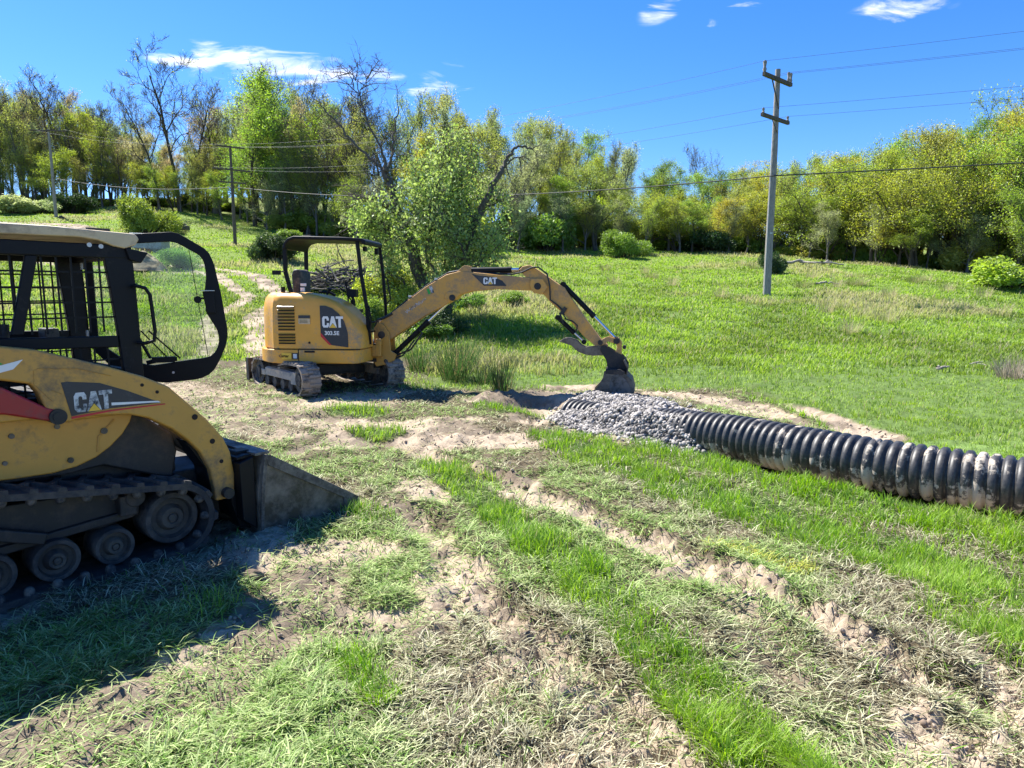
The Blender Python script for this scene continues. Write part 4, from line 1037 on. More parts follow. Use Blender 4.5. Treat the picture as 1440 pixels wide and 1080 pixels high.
    for y0, y1 in ((.075, .185), (1.495, 1.605)):
        mb = MB(); mb.prism(arm, y0, y1); ar = mb.build('lift_arm', M['yellow2'], root, bevel=.014)
        mb = MB()
        yy = y0 if y0 < 1 else y1; s = -1 if y0 < 1 else 1
        for (a, z, r) in ((.78, 1.06, .010), (.86, 1.01, .010), (1.07, .83, .018), (1.17, .66, .017), (1.22, .52, .013), (1.23, .32, .02)): mb.cyl((a, yy+s*.003, z), (a, yy-s*.004, z), r, 14)
        mb.build('bolt_hole', M['slot'], ar)
        if y0 < 1:
            dec = [(.375, 1.115), (.40, 1.118), (.56, 1.095), (.70, 1.035), (.875, .945), (.60, .945), (.41, .928)]
            mb = MB(); mb.prism(dec, y0-.003, y0-.0005); dc = mb.build('decal_panel', M['decal'], ar)
            mb = MB(); mb.prism([(.61, .962), (.82, .952), (.875, .947), (.86, .958), (.61, .978)], y0-.006, y0-.0035); mb.build('white_stripe', M['white'], ar)
            mb = MB(); mb.prism([(.41, .925), (.60, .937), (.90, .937), (.90, .931), (.60, .928), (.41, .912)], y0-.005, y0-.001); mb.build('red_stripe', M['reddecal'], ar)
            a, b = MB(), MB(); brand_letters(a, b, .425, .945, .108, y0-.004, w=.066); a.build('lettering', M['scuffwhite'], ar); b.build('yellow_triangle', M['tri'], ar)
            mb = MB(); mb.mi = 0; mb.prism([(.0, 1.20), (.215, 1.252), (.17, 1.205), (.02, 1.17)], y0-.003, y0-.0005); mb.mi = 1; mb.prism([(-.1, 1.29), (.09, 1.262), (.13, 1.235), (.0, 1.205), (-.1, 1.24)], y0-.0045, y0-.0015); mb.build('sticker', [M['white'], M['green']], ar)
            mb = MB(); mb.tube([(.28, y0-.001, 1.20), (.26, y0-.001, 1.19), (.255, y0-.001, 1.12), (.33, y0-.001, 1.02)], .0035, 5); mb.tube([(.28, y0-.001, 1.20), (.46, y0-.001, 1.185), (.62, y0-.001, 1.13)], .0035, 5); mb.tube([(.33, y0-.001, 1.08), (.375, y0-.001, 1.055)], .003, 5); mb.build('weld_seam', M['yellow2'], ar)
    # red brace and cylinder under the near arm
    mb = MB(); mb.prism([(-.75, 1.30), (-.1, 1.165), (.12, 1.115), (.30, .99), (.36, .97), (.375, .93), (.35, .90), (.27, .925), (.12, .975), (-.1, 1.005), (-.8, 1.16)], .07, .15); mb.build('lift_brace', M['red'], root, bevel=.012)
    mb = MB(); mb.cyl((.345, .055, .935), (.345, .20, .935), .042, 24); mb.cyl((.345, .05, .935), (.345, .055, .935), .026, 12); mb.build('pivot_pin', M['blackdirty'], root, smooth=True)
    mb = MB(); mb.cyl((-1.0, .15, 1.0), (.05, .15, .96), .045, 18); mb.build('lift_cylinder', M['black'], root, smooth=True)
    mb = MB(); mb.cyl((.05, .15, .96), (.34, .15, .935), .024, 14); mb.build('cylinder_rod', M['chrome'], root, smooth=True)
    # ---- cab
    yn, yf = .36, 1.32
    mb = MB()
    mb.prism([(-.75, 1.885), (-.75, 1.955), (.45, 1.962), (.90, 1.945), (.925, 1.915), (.90, 1.875), (.84, 1.855), (.78, 1.865), (.70, 1.895), (.60, 1.908), (.3, 1.905)], yn-.02, yf+.02)
    mb.build('cab_roof', M['beige'], root, bevel=.01)
    mb = MB(); mb.tube([(.2, .6, 1.975), (.45, .55, 1.972), (.62, .5, 1.965), (.78, .45, 1.960)], .008); mb.box((.45, .62, 1.972), (.1, .08, .02)); mb.box((.74, .46, 1.966), (.12, .03, .016)); mb.tube([(.50, .48, 1.965), (.62, .48, 1.965)], .006)
    mb.build('roof_cable', M['conduit'], root, smooth=True)
    for y, s in ((yn, 1), (yf-.05, 1)):
        mb = MB()
        mb.prism([(-.72, 1.885), (.86, 1.875), (.90, 1.80), (.82, 1.795), (-.70, 1.80)], y, y+.05)                       # header
        mb.prism([(.73, 1.80), (.885, 1.85), (.895, 1.60), (.905, .92), (.80, .92), (.775, 1.34), (.75, 1.62)], y+.002, y+.048)    # front post
        mb.prism([(-.72, 1.80), (-.60, 1.80), (-.56, 1.0), (-.70, 1.0)], y+.002, y+.048)
        mb.prism([(-.60, 1.365), (.775, 1.335), (.775, 1.265), (-.60, 1.30)], y+.004, y+.046)                          # waist rail
        mb.prism([(-.60, 1.06), (.80, .98), (.80, .90), (-.60, .95)], y+.004, y+.046)
        mb.prism([(.34, 1.80), (.40, 1.80), (.30, 1.36), (.24, 1.36)], y+.006, y+.04)
        mb.build('cab_side_frame', M['black'], root, bevel=.008)
        mb = MB()
        def bars(a0, a1, z0_, z1_, na, nz):
            for i in range(na+1):
                a = a0+(a1-a0)*i/na; mb.box((a, y+.030, (z0_+z1_)/2), (.010, .006, z1_-z0_))
            for i in range(1, nz):
                z = z0_+(z1_-z0_)*i/nz; mb.box(((a0+a1)/2, y+.037, z), (a1-a0, .006, .010))
        bars(-.60, .78, 1.36, 1.80, 19, 5); bars(-.58, .79, .96, 1.27, 19, 4)
        mb.build('side_screen', M['black'], root)
    mb = MB(); mb.box((.86, .84, 1.84), (.07, .9, .09)); mb.box((-.66, .84, 1.45), (.05, .9, .85)); mb.box((.88, .84, .96), (.05, .94, .10)); mb.build('cab_cross_frame', M['black'], root, bevel=.008)
    mb = MB(); mb.prism([(-.2, 1.45), (-.66, 1.8), (-.66, 1.0), (-.5, 1.0)], .42, .46); mb.build('rear_gusset', M['black'], root)
    mb = MB(); mb.cyl((.655, .355, 1.868), (.655, .367, 1.868), .013, 16); mb.cyl((.715, .355, 1.862), (.715, .367, 1.862), .013, 16); mb.build('round_reflector', M['lamp'], root, smooth=True)
    mb = MB(); mb.prism([(.84, 1.86), (.97, 1.835), (.925, 1.77), (.86, 1.79)], .34, .44); mb.build('work_light', M['black'], root, bevel=.006)
    # seat, lap bar, controls
    mb = MB(); mb.prism([(-.45, 1.05), (.05, 1.08), (.08, 1.16), (-.30, 1.18), (-.38, 1.55), (-.46, 1.58), (-.50, 1.5)], .60, 1.08); mb.build('seat', M['vinyl'], root, bevel=.04)
    mb = MB(); mb.tube([(-.40, .52, 1.62), (-.1, .50, 1.50), (.10, .50, 1.30), (.15, .6, 1.26), (.15, 1.08, 1.26), (.10, 1.18, 1.30), (-.4, 1.18, 1.62)], .022); mb.build('lap_bar', M['vinyl'], root, smooth=True)
    mb = MB(); mb.box((.10, .48, 1.14), (.42, .14, .12)); mb.box((.10, 1.2, 1.14), (.42, .14, .12)); mb.tube([(.22, .48, 1.18), (.23, .48, 1.36)], .018); mb.tube([(.22, 1.2, 1.18), (.23, 1.2, 1.36)], .018)
    mb.cyl((.23, .48, 1.34), (.235, .48, 1.42), .028); mb.cyl((.23, 1.2, 1.34), (.235, 1.2, 1.42), .028); mb.box((.62, 1.15, 1.3), (.08, .16, .12)); mb.build('controls', M['vinyl'], root, bevel=.01)
    mb = MB(); mb.box((.60, .84, .99), (.5, .9, .03)); mb.box((.84, .84, 1.05), (.04, .9, .14)); mb.build('cab_floor', M['blackdirty'], root)
    # grab handle on the near post
    mb = MB(); mb.tube([(.86, .34, 1.63), (.87, .305, 1.635), (.915, .285, 1.62), (.94, .285, 1.58), (.955, .285, 1.36), (.945, .285, 1.30), (.90, .30, 1.285), (.87, .34, 1.29)], .011, 10); mb.build('grab_handle', M['black'], root, smooth=True)
    # ---- open door, hinged on the near post, swung 135 degrees
    dr = thing_part('cab_door', root); dr.location = (.90, 1.27, 0); dr.rotation_euler = (0, 0, R(-24))
    outer = [(.0, 1.965), (.03, 1.987), (.315, 2.005), (.572, 2.029), (.615, 2.012), (.79, 1.903), (.827, 1.815), (.866, 1.58), (.898, 1.294), (.883, 1.202), (.828, 1.077), (.771, .987), (.685, .946), (.449, .93), (.33, .955), (.15, 1.03), (.0, 1.2)]
    inner = [(.05, 1.90), (.08, 1.925), (.31, 1.938), (.563, 1.96), (.60, 1.945), (.745, 1.858), (.765, 1.80), (.770, 1.703), (.753, 1.602), (.754, 1.445), (.80, 1.36), (.83, 1.296), (.836, 1.238), (.82, 1.18), (.785, 1.120), (.73, 1.105), (.55, 1.085), (.369, 1.062), (.19, 1.12), (.05, 1.24)]
    # frame as a closed ring: resample both outlines by angle
    def radial(poly, n=72, c=(.46, 1.48)):
        out = []
        P = poly+[poly[0]]
        for i in range(n):
            t = 2*math.pi*i/n; dx, dz = math.cos(t), math.sin(t); best = None
            for (x0, y0), (x1, y1) in zip(P[:-1], P[1:]):
                ex, ey = x1-x0, y1-y0; den = dx*ey-dz*ex
                if abs(den) < 1e-9: continue
                s = ((x0-c[0])*ey-(y0-c[1])*ex)/den; q = ((x0-c[0])*dz-(y0-c[1])*dx)/den
                if s > 0 and -1e-6 <= q <= 1+1e-6 and (best is None or s < best): best = s
            out.append((c[0]+dx*best, c[1]+dz*best))
        return out
    O, I = radial(outer), radial(inner); n = len(O); mb = MB()
    vs = [(a, -.02, z) for a, z in O]+[(a, .02, z) for a, z in O]+[(a, -.02, z) for a, z in I]+[(a, .02, z) for a, z in I]
    fs = []
    for i in range(n):
        j = (i+1) % n
        fs += [(i, j, n+j, n+i)[::-1], (2*n+i, 2*n+j, j, i)[::-1], (n+i, n+j, 3*n+j, 3*n+i)[::-1], (3*n+i, 3*n+j, 2*n+j, 2*n+i)[::-1]]
    mb.add(vs, fs); mb.build('door_frame', M['black'], dr, bevel=.005)
    mb = MB(); mb.prism([(a, z) for a, z in I], -.003, .003); mb.build('door_glass', M['glass'], dr)
    mb = MB(); mb.tube([(.666, -.006, 1.90), (.707, -.006, 1.513), (.751, -.006, 1.115)], .0026, 5); mb.build('wire', M['conduit'], dr)
    mb = MB(); mb.prism([(.737, 1.60), (.815, 1.60), (.822, 1.44), (.76, 1.44)], -.05, -.018); mb.cyl((.703, -.045, 1.54), (.703, -.018, 1.54), .027, 14); mb.box((.725, -.03, 1.55), (.05, .02, .015)); lt = mb.build('latch', M['black'], dr, bevel=.005)
    mb = MB(); mb.box((.775, -.047, 1.606), (.09, .05, .006)); mb.build('latch_cover', M['lamp'], dr)
    mb = MB(); mb.box((.45, -.03, 1.105), (.15, .05, .04)); mb.tube([(.34, -.03, 1.085), (.45, -.035, 1.11), (.54, -.03, 1.105)], .016); mb.tube([(.366, -.035, 1.32), (.56, -.03, 1.11)], .006, 6); mb.tube([(.317, -.035, 1.32), (.472, -.03, 1.125)], .005, 6); mb.tube([(.25, -.05, 1.39), (.31, -.045, 1.25), (.367, -.035, 1.12)], .011, 8)
    mb.build('wiper', M['black'], dr, smooth=True)
    mb = MB(); mb.cyl((.509, -.026, 1.006), (.509, -.020, 1.006), .009, 10); mb.build('bolt', M['lamp'], dr)
    mb = MB(); mb.cyl((-.015, 0, 1.25), (-.015, 0, 1.33), .014); mb.cyl((-.015, 0, 1.75), (-.015, 0, 1.83), .014); mb.build('hinge', M['lamp'], dr, smooth=True)
    # ---- bucket
    zb = -.015
    sd = [(1.405, zb), (1.42, .30), (1.455, .535), (1.50, .525), (2.185, .085), (2.20, .04), (2.185, .005)]
    bk = MB()
    for y0, y1 in ((-.03, -.012), (1.71, 1.728)): bk.prism(sd, y0, y1)
    bk.prism([(1.405, zb), (2.14, zb), (2.26, .0), (2.26, .012), (2.14, .018), (1.46, .02), (1.425, .06), (1.435, .30), (1.475, .53), (1.455, .537), (1.415, .30)], -.012, 1.71)
    bko = bk.build('bucket', M['steel'], root, bevel=.004)
    for yy, s in ((-.03, -1), (1.728, 1)):
        mb = MB(); a, b = sorted((yy, yy+s*.012))
        mb.prism([(1.455, .535), (1.50, .528), (2.19, .085), (2.20, .03), (2.185, .003), (2.06, -.002), (2.06, .105), (1.48, .46)], a, b)
        mb.prism([(1.405, zb), (1.42, .30), (1.455, .535), (1.475, .48), (1.447, .30), (1.425, .02)], a, b)
        mb.build('side_cutter', M['steelgrey'], bko, bevel=.004)
    mb = MB(); mb.box((1.45, .85, .545), (.10, 1.74, .016)); mb.build('bucket_lip', M['steelgrey'], bko)
    mb = MB()
    for yy in (.14, 1.5):
        mb.prism([(1.28, .22), (1.27, .46), (1.33, .56), (1.42, .56), (1.41, .02), (1.33, .05)], yy-.05, yy+.05)
    mb.prism([(1.31, .12), (1.30, .50), (1.40, .53), (1.40, .04)], .0, 1.68); mb.prism([(1.36, .545), (1.30, .535), (1.30, .515), (1.40, .52), (1.44, .535)], .03, 1.66)
    mb.build('quick_coupler', M['black'], bko, bevel=.006)
    mb = MB(); mb.cyl((1.10, .30, .62), (1.30, .30, .46), .04, 16); mb.cyl((.92, .30, .78), (1.12, .30, .61), .05, 16); mb.cyl((1.24, .03, .31), (1.24, 1.66, .31), .035, 16); mb.box((1.0, .84, .40), (.12, .9, .25)); mb.build('tilt_cylinder', M['blackdirty'], root, smooth=True)
    mb = MB(); mb.prism([(1.02, .68), (1.14, .48), (1.17, .30), (1.20, .30), (1.16, .52), (1.08, .66)], .12, .30); mb.build('arm_gusset', M['black'], root)
    return root
# ------------------------------------------------------------------ trees
class Wood:
    "collects tapering branch tubes quickly"
    def __init__(s): s.V = []; s.F = []; s.n = 0
    def tube(s, P, r, n):
        P = np.asarray(P, float); m = len(P)
        D = np.gradient(P, axis=0); D /= np.linalg.norm(D, axis=1)[:, None]+1e-9
        ref = np.array([.3, .9, .1]) if abs(D[0, 2]) > .5 else np.array([0, 0, 1.])
        A = ref-D*(D@ref)[:, None]; A /= np.linalg.norm(A, axis=1)[:, None]+1e-9; B = np.cross(D, A)
        t = np.arange(n)*2*np.pi/n; r = np.asarray(r)[:, None, None]
        V = P[:, None]+(A[:, None]*np.cos(t)[None, :, None]+B[:, None]*np.sin(t)[None, :, None])*r
        idx = np.arange(m*n).reshape(m, n)+s.n; nx = np.roll(idx, -1, 1)
        s.F.append(np.stack([idx[:-1], nx[:-1], nx[1:], idx[1:]], 2).reshape(-1, 4)); s.V.append(V.reshape(-1, 3)); s.n += m*n
    def mesh(s, name, mt): return np_mesh(name, np.concatenate(s.V), np.concatenate(s.F), mt, smooth=True, link=False)

def top_of(me):
    a = np.empty(len(me.vertices)*3, np.float32); me.vertices.foreach_get('co', a); return float(np.percentile(a[2::3], 99.7))
def leaves_mesh(name, P, size, mt, g, droop=.3, aspect=1.7, out=None):
    n = len(P); P = np.asarray(P)
    a = g.normal(size=(n, 3)); a[:, 2] -= droop; a /= np.linalg.norm(a, axis=1)[:, None]
    b = g.normal(size=(n, 3)); b -= a*(a*b).sum(1)[:, None]; b /= np.linalg.norm(b, axis=1)[:, None]
    s = size*(.6+.8*g.random(n))[:, None]
    c = np.cross(a, b)*.18
    V = np.empty((n, 4, 3)); V[:, 0] = P; V[:, 1] = P+(a*.5*aspect+b*.45+c)*s*.6; V[:, 2] = P+a*aspect*s*.6; V[:, 3] = P+(a*.5*aspect-b*.45+c)*s*.6
    F = np.arange(n*4).reshape(n, 4)
    return np_mesh(name, V.reshape(-1, 3), F, mt, link=False)

def grow(seed, Ht=12, r0=.20, fork=.3, nlimb=8, spread=.9, levels=4, up=.25, wander=.22, kids=(5, 5, 4), lean=(0, 0), stems=1, gnarl=1.0, limb_len=.42, twig_r=.012):
    g = np.random.default_rng(seed); W = Wood(); tips = []
    def path(p, d, L, r, rend, seg, lvl):
        P = [p]; d = d/np.linalg.norm(d); R_ = [r]
        for i in range(seg):
            d = d+g.normal(0, wander*gnarl*(1 if lvl else .35), 3)+np.array([0, 0, up*(.5 if lvl else .2)]); d /= np.linalg.norm(d)
            P.append(P[-1]+d*L/seg); R_.append(r+(rend-r)*(i+1)/seg)
        return np.array(P), R_
    def rec(p, d, L, r, lvl):
        seg = (9, 6, 4, 3, 2)[lvl]; sides = (9, 6, 4, 3, 3)[lvl]
        rend = max(twig_r*.5, r*(.30 if lvl else .30))
        P, R_ = path(p, d, L, r, rend, seg, lvl)
        if lvl == 0: R_[0] *= 1.35
        W.tube(P, R_, sides)
        if lvl >= levels-1: tips.append(P)
        if lvl == levels: return
        nk = nlimb if lvl == 0 else kids[min(lvl-1, len(kids)-1)]
        t0 = fork if lvl == 0 else .25
        for i in range(nk):
            t = t0+(1-t0)*((i+.3+.5*g.random())/nk); t = min(t, .99)
            k = t*seg; a = int(k); f = k-a; q = P[a]*(1-f)+P[min(a+1, seg)]*f
            dd = P[min(a+1, seg)]-P[a]; dd = dd/np.linalg.norm(dd)
            ang = g.random()*6.283 if lvl else i*2.4+g.random()*.7
            side = np.array([math.cos(ang), math.sin(ang), 0]); side -= dd*(side@dd)
            side /= np.linalg.norm(side)+1e-6
            op = spread*(.75+.5*g.random())*(1.1-.45*t if lvl == 0 else 1)
            nd = dd*math.cos(op)+side*math.sin(op)
            nl = (Ht*limb_len*(1.15-.6*t) if lvl == 0 else L*(.62-.2*t))*(.75+.5*g.random())
            rr = (R_[a]*(1-f)+R_[min(a+1, seg)]*f)*(.62 if lvl == 0 else .66)
            rec(q, nd, nl, max(rr, twig_r), lvl+1)
    for s in range(stems):
        a = g.random()*6.28; dd = np.array([lean[0], lean[1], 1.0])
        if stems > 1: dd += np.array([math.cos(a+s*2.4), math.sin(a+s*2.4), 0])*.28
        rec(np.array([0, 0, -.15])+(np.array([math.cos(a+s*2.4), math.sin(a+s*2.4), 0])*.18 if stems > 1 else 0), dd, Ht*(.88-.1*(s > 0)*g.random()), r0, 0)
    return W, tips, g

def leaf_points(tips, g, n, sig, keep=1.0):
    T = tips if keep >= 1 else [t for t in tips if g.random() < keep]
    w = np.array([np.linalg.norm(t[-1]-t[0]) for t in T]); w /= w.sum()
    i = g.choice(len(T), n, p=w); f = g.random(n)**.7
    A = np.array([t[0] for t in T])[i]; B = np.array([t[-1] for t in T])[i]; Mi = np.array([t[len(t)//2] for t in T])[i]
    P = np.where((f < .5)[:, None], A+(Mi-A)*(f*2)[:, None], Mi+(B-Mi)*(f*2-1)[:, None])
    return P+g.normal(0, sig, (n, 3))

LM = {
 'spring': leaf_mat('spring_leaves', (0.246, 0.344, 0.044), (0.413, 0.511, 0.084), .58),
 'yellow': leaf_mat('yellow_green_leaves', (0.354, 0.384, 0.049), (0.532, 0.541, 0.089), .58),
 'olive': leaf_mat('olive_budding_leaves', (0.27, 0.345, 0.065), (0.492, 0.511, 0.128), .55),
 'tan': leaf_mat('tan_blossom_leaves', (0.433, 0.374, 0.167), (0.571, 0.492, 0.246), .5),
 'pale': leaf_mat('pale_silver_leaves', (0.314, 0.394, 0.148), (0.492, 0.571, 0.276), .55),
 'mid': leaf_mat('mid_green_leaves', (0.148, 0.246, 0.040), (0.276, 0.394, 0.068), .5),
 'dark': leaf_mat('dark_shrub_leaves', (.030, .065, .018), (.07, .12, .030), .35),
 'apple': leaf_mat('fresh_tree_leaves', (.25, .34, .06), (.50, .58, .20), .55, var=.3),
}
PROTO = {}
def proto(kind, i):
    k = (kind, i)
    if k in PROTO: return PROTO[k]
    S = dict(round=dict(Ht=12, r0=.20, fork=.16, nlimb=13, spread=.8, up=.22, limb_len=.34),
             slim=dict(Ht=12, r0=.14, fork=.13, nlimb=14, spread=.5, up=.35, limb_len=.28),
             bare=dict(Ht=12, r0=.17, fork=.32, nlimb=8, spread=.55, up=.28, gnarl=1.5, limb_len=.42, twig_r=.013, kids=(5, 5, 5)),
             clump=dict(Ht=10, r0=.13, fork=.2, nlimb=8, spread=.75, up=.15, stems=4, limb_len=.36, kids=(5, 4, 3)),
             )[kind]
    seed = {'round': 100, 'slim': 200, 'bare': 300, 'clump': 400}[kind]+i*7
    W, tips, g = grow(seed, **S)
    bm = W.mesh(kind+'_trunk', M['bark'] if kind != 'slim' else M['barkgrey'])
    if kind == 'bare': PROTO[k] = (bm, tips, g, None); return PROTO[k]
    n = {'round': 14000, 'slim': 8000, 'clump': 15000}[kind]
    P = leaf_points(tips, g, n, .26 if kind != 'slim' else .24, .85)
    PROTO[k] = (bm, tips, g, P); return PROTO[k]
CROWN = {}
def crown_mesh(kind, i, leaf):
    k = (kind, i, leaf)
    if k not in CROWN:
        bm, tips, g, P = proto(kind, i)
        if P is None:     # a leafless tree: only sparse buds
            P = leaf_points(tips, g, 900, .12, .6); CROWN[k] = leaves_mesh('buds', P, .10, LM[leaf], g)
        else: CROWN[k] = leaves_mesh(kind+'_leaves', P, .13 if kind != 'slim' else .12, LM[leaf], g)
    return CROWN[k]
tree_count = [0]; TOPS = {}
def place_tree(kind, i, leaf, x, y, h, label, group=None, name='deciduous_tree', cat='tree', squash=1.0, rot=None, lean=0, z=None):
    bm, _, _, P = proto(kind, i)
    cm = crown_mesh(kind, i, leaf)
    if (kind, i) not in TOPS: TOPS[(kind, i)] = top_of(bm if kind == 'bare' else cm)
    s = h/TOPS[(kind, i)]
    t = thing(name, label, cat, (x, y, (float(base_height(np.array([x]), np.array([y]))[0]) if z is None else z)), random.random()*6.28 if rot is None else rot, group)
    t.scale = (s*squash, s*squash, s)
    if lean: t.rotation_euler = (0, lean, t.rotation_euler[2])
    a = bpy.data.objects.new('trunk', bm); COL.objects.link(a); a.parent = t
    c = bpy.data.objects.new('crown', crown_mesh(kind, i, leaf)); COL.objects.link(c); c.parent = t
    tree_count[0] += 1
    return t

def zpix(px, py, Y):
    u = (px-720)/FPX; v = (540-py)/FPX; dy = cP+v*sP; dz = v*cP-sP
    return u*Y/dy, EYE+dz*Y/dy
SKY = [(-100, 105), (0, 108), (60, 116), (110, 126), (160, 150), (200, 175), (240, 200), (290, 185), (320, 145), (350, 112), (400, 112), (450, 120), (500, 135), (560, 128), (610, 116), (650, 146), (700, 152), (750, 148), (790, 156), (820, 174), (860, 198), (900, 214), (950, 224), (1000, 232), (1040, 232), (1080, 222), (1130, 216), (1180, 210), (1230, 202), (1290, 180), (1340, 166), (1380, 152), (1410, 142), (1440, 130), (1560, 105)]
def skyline(px): return np.interp(px, [a for a, b in SKY], [b for a, b in SKY])

def make_woods():
    g = random.Random(11)
    kinds = {'A': ('round', 'spring'), 'Y': ('round', 'yellow'), 'O': ('round', 'olive'), 'T': ('slim', 'tan'), 'S': ('slim', 'spring'), 'P': ('slim', 'pale'), 'L': ('slim', 'olive'), 'B': ('bare', 'olive'), 'M': ('round', 'mid'), 'C': ('clump', 'yellow'), 'D': ('clump', 'spring')}
    def mix(px):
        if px < 60: return 'LSOBLPB'
        if px < 150: return 'SYLBLOB'
        if px < 310: return 'BLTBSL'
        if px < 460: return 'ASLPA'
        if px < 560: return 'BLOSB'
        if px < 690: return 'SOLPYB'
        if px < 800: return 'BLSOPB'
        if px < 900: return 'AOSPL'
        if px < 1010: return 'MASMB'
        if px < 1110: return 'OYLBA'
        if px < 1240: return 'OADYL'
        return 'YACODY'
    LAB = {'round': 'broad leafy tree in the dense spring woodland behind the pasture', 'slim': 'slender thinly leaved tree in the woodland behind the pasture', 'bare': 'leafless tree standing among the budding woodland trees', 'clump': 'many stemmed leafy tree at the woodland edge behind the pasture'}
    GRP = {'round': 'broad woodland trees', 'slim': 'slender woodland trees', 'bare': 'leafless woodland trees', 'clump': 'many stemmed woodland trees'}
    rows = ((1.0, 36, .45, .85), (5, 32, .65, .97), (11, 36, .85, 1.0), (20, 42, .94, 1.0), (-.5, 30, .28, .5), (3, 21, .6, .95), (9, 24, .7, 1.0), (15, 24, .7, 1.0))
    for ri, (dy, step, f0, f1) in enumerate(rows):
        px = -110+g.random()*step
        while px < (1570 if ri < 5 else 500):
            jit = (g.random()-.5)*step*.6; q = px+jit; px += step
            # find distance: treeline depth at this viewing column
            u = (q-720)/FPX/(cP+.2*sP); Y = 50
            for _ in range(6): Y = float(treeline_y(u*Y))
            Y += dy+(g.random()-.5)*4; X = u*Y
            gz = float(base_height(np.array([X]), np.array([Y]))[0])
            X, zt = zpix(q, skyline(q)+(g.random()-.35)*10, Y)
            h = (zt-gz)*(f0+(f1-f0)*g.random())
            h = max(4.5, min(h, 24))
            ks = g.choice(mix(q) if ri < 4 else ('SLPSA' if ri == 4 else 'BLSBPBT')); kd, lf = kinds[ks]
            if ri == 4 and 560 < q < 690: continue
            if ri > 4 and 185 < q < 260 and g.random() < .5: continue
            if ri == 0 and q > 860 and g.random() < .5: kd, lf = ('clump', 'spring' if g.random() < .5 else 'yellow')
            if h < 5.5 and kd == 'bare': kd, lf = 'round', 'spring'
            i = g.randrange(3 if kd in ('round', 'slim') else 2)
            sq = min(1.5, max(.8, 9.5/h))*(.9+.3*g.random())
            place_tree(kd, i, lf, X, Y, h, LAB[kd], GRP[kd], squash=sq if kd != 'bare' else .9, name={'round': 'leafy_tree', 'slim': 'slender_tree', 'bare': 'bare_tree', 'clump': 'multi_stemmed_tree'}[kd])
    # trees that stand out
    def feat(px, pyt, pyb, kd, i, lf, label, squash=1.0, rot=0, lean=0, name='leafy_tree', dy=0):
        X, Y, Z = on_ground(px, pyb); 
        Y += dy; X, zt = zpix(px, pyt, Y); gz = float(base_height(np.array([X]), np.array([Y]))[0])
        place_tree(kd, i, lf, X, Y, zt-gz, label, squash=squash, rot=rot, lean=lean, name=name)
    feat(238, 58, 296, 'bare', 0, 'olive', 'tallest leafless tree leaning left above the wood, its top bare against the blue sky', .95, 1.0, -.10, 'bare_tree')
    feat(212, 128, 296, 'bare', 1, 'olive', 'thinner leafless tree just left of the tallest bare tree', .8, 2.0, -.08, 'bare_tree')
    feat(254, 118, 292, 'bare', 1, 'olive', 'forked leafless tree just right of the tallest bare tree', .9, 4.0, 0, 'bare_tree')
    feat(292, 112, 292, 'bare', 0, 'olive', 'narrow leafless tree between the bare forked tree and the big oak', .6, 5.0, -.04, 'bare_tree')
    feat(386, 92, 318, 'round', 1, 'spring', 'largest round green tree of the left wood, behind the dark crossarm pole', 1.1, .4, 0, 'oak_tree')
    feat(400, 72, 312, 'bare', 1, 'olive', 'leafless treetop rising behind the largest round green tree', .7, .4, 0, 'bare_tree', dy=6)
    feat(352, 175, 306, 'slim', 1, 'pale', 'pale silvery young tree beside the dark crossarm pole', 1.3, .4, 0)
    feat(286, 150, 290, 'slim', 0, 'tan', 'tan budding tree glowing between the bare trunks', 1.5, 1.4, 0)
    feat(112, 150, 292, 'round', 2, 'yellow', 'yellow green leafy tree right behind the left utility pole', 1.0, 2.2, 0)
    feat(60, 112, 290, 'bare', 1, 'olive', 'leafless tree with antler like limbs at the far left of the wood', 1.0, 3.0, -.05, 'bare_tree')
    feat(1000, 200, 345, 'bare', 1, 'olive', 'dead tree with a bare pointed top poking above the trees left of the tall pole', .6, 1.0, 0, 'bare_tree')
    feat(1054, 240, 352, 'bare', 0, 'olive', 'dark forked bare tree just left of the tall pole', .7, 3.0, 0, 'bare_tree')
    feat(862, 195, 346, 'bare', 0, 'olive', 'tall dead snag at the wood edge behind the round green bush', .35, 3.0, 0, 'bare_tree')
    feat(1300, 240, 371, 'clump', 0, 'yellow', 'spreading tree with several dark curved stems at the right wood edge', 1.35, .6, 0, 'multi_stemmed_tree')
    feat(1412, 215, 378, 'clump', 1, 'yellow', 'yellow leaved tree with a dark leaning limb at the far right', 1.3, 2.6, 0, 'multi_stemmed_tree')
    feat(1205, 262, 366, 'clump', 1, 'spring', 'dense low crowned tree halfway between the tall pole and the right edge', 1.2, 4.6, 0, 'multi_stemmed_tree')

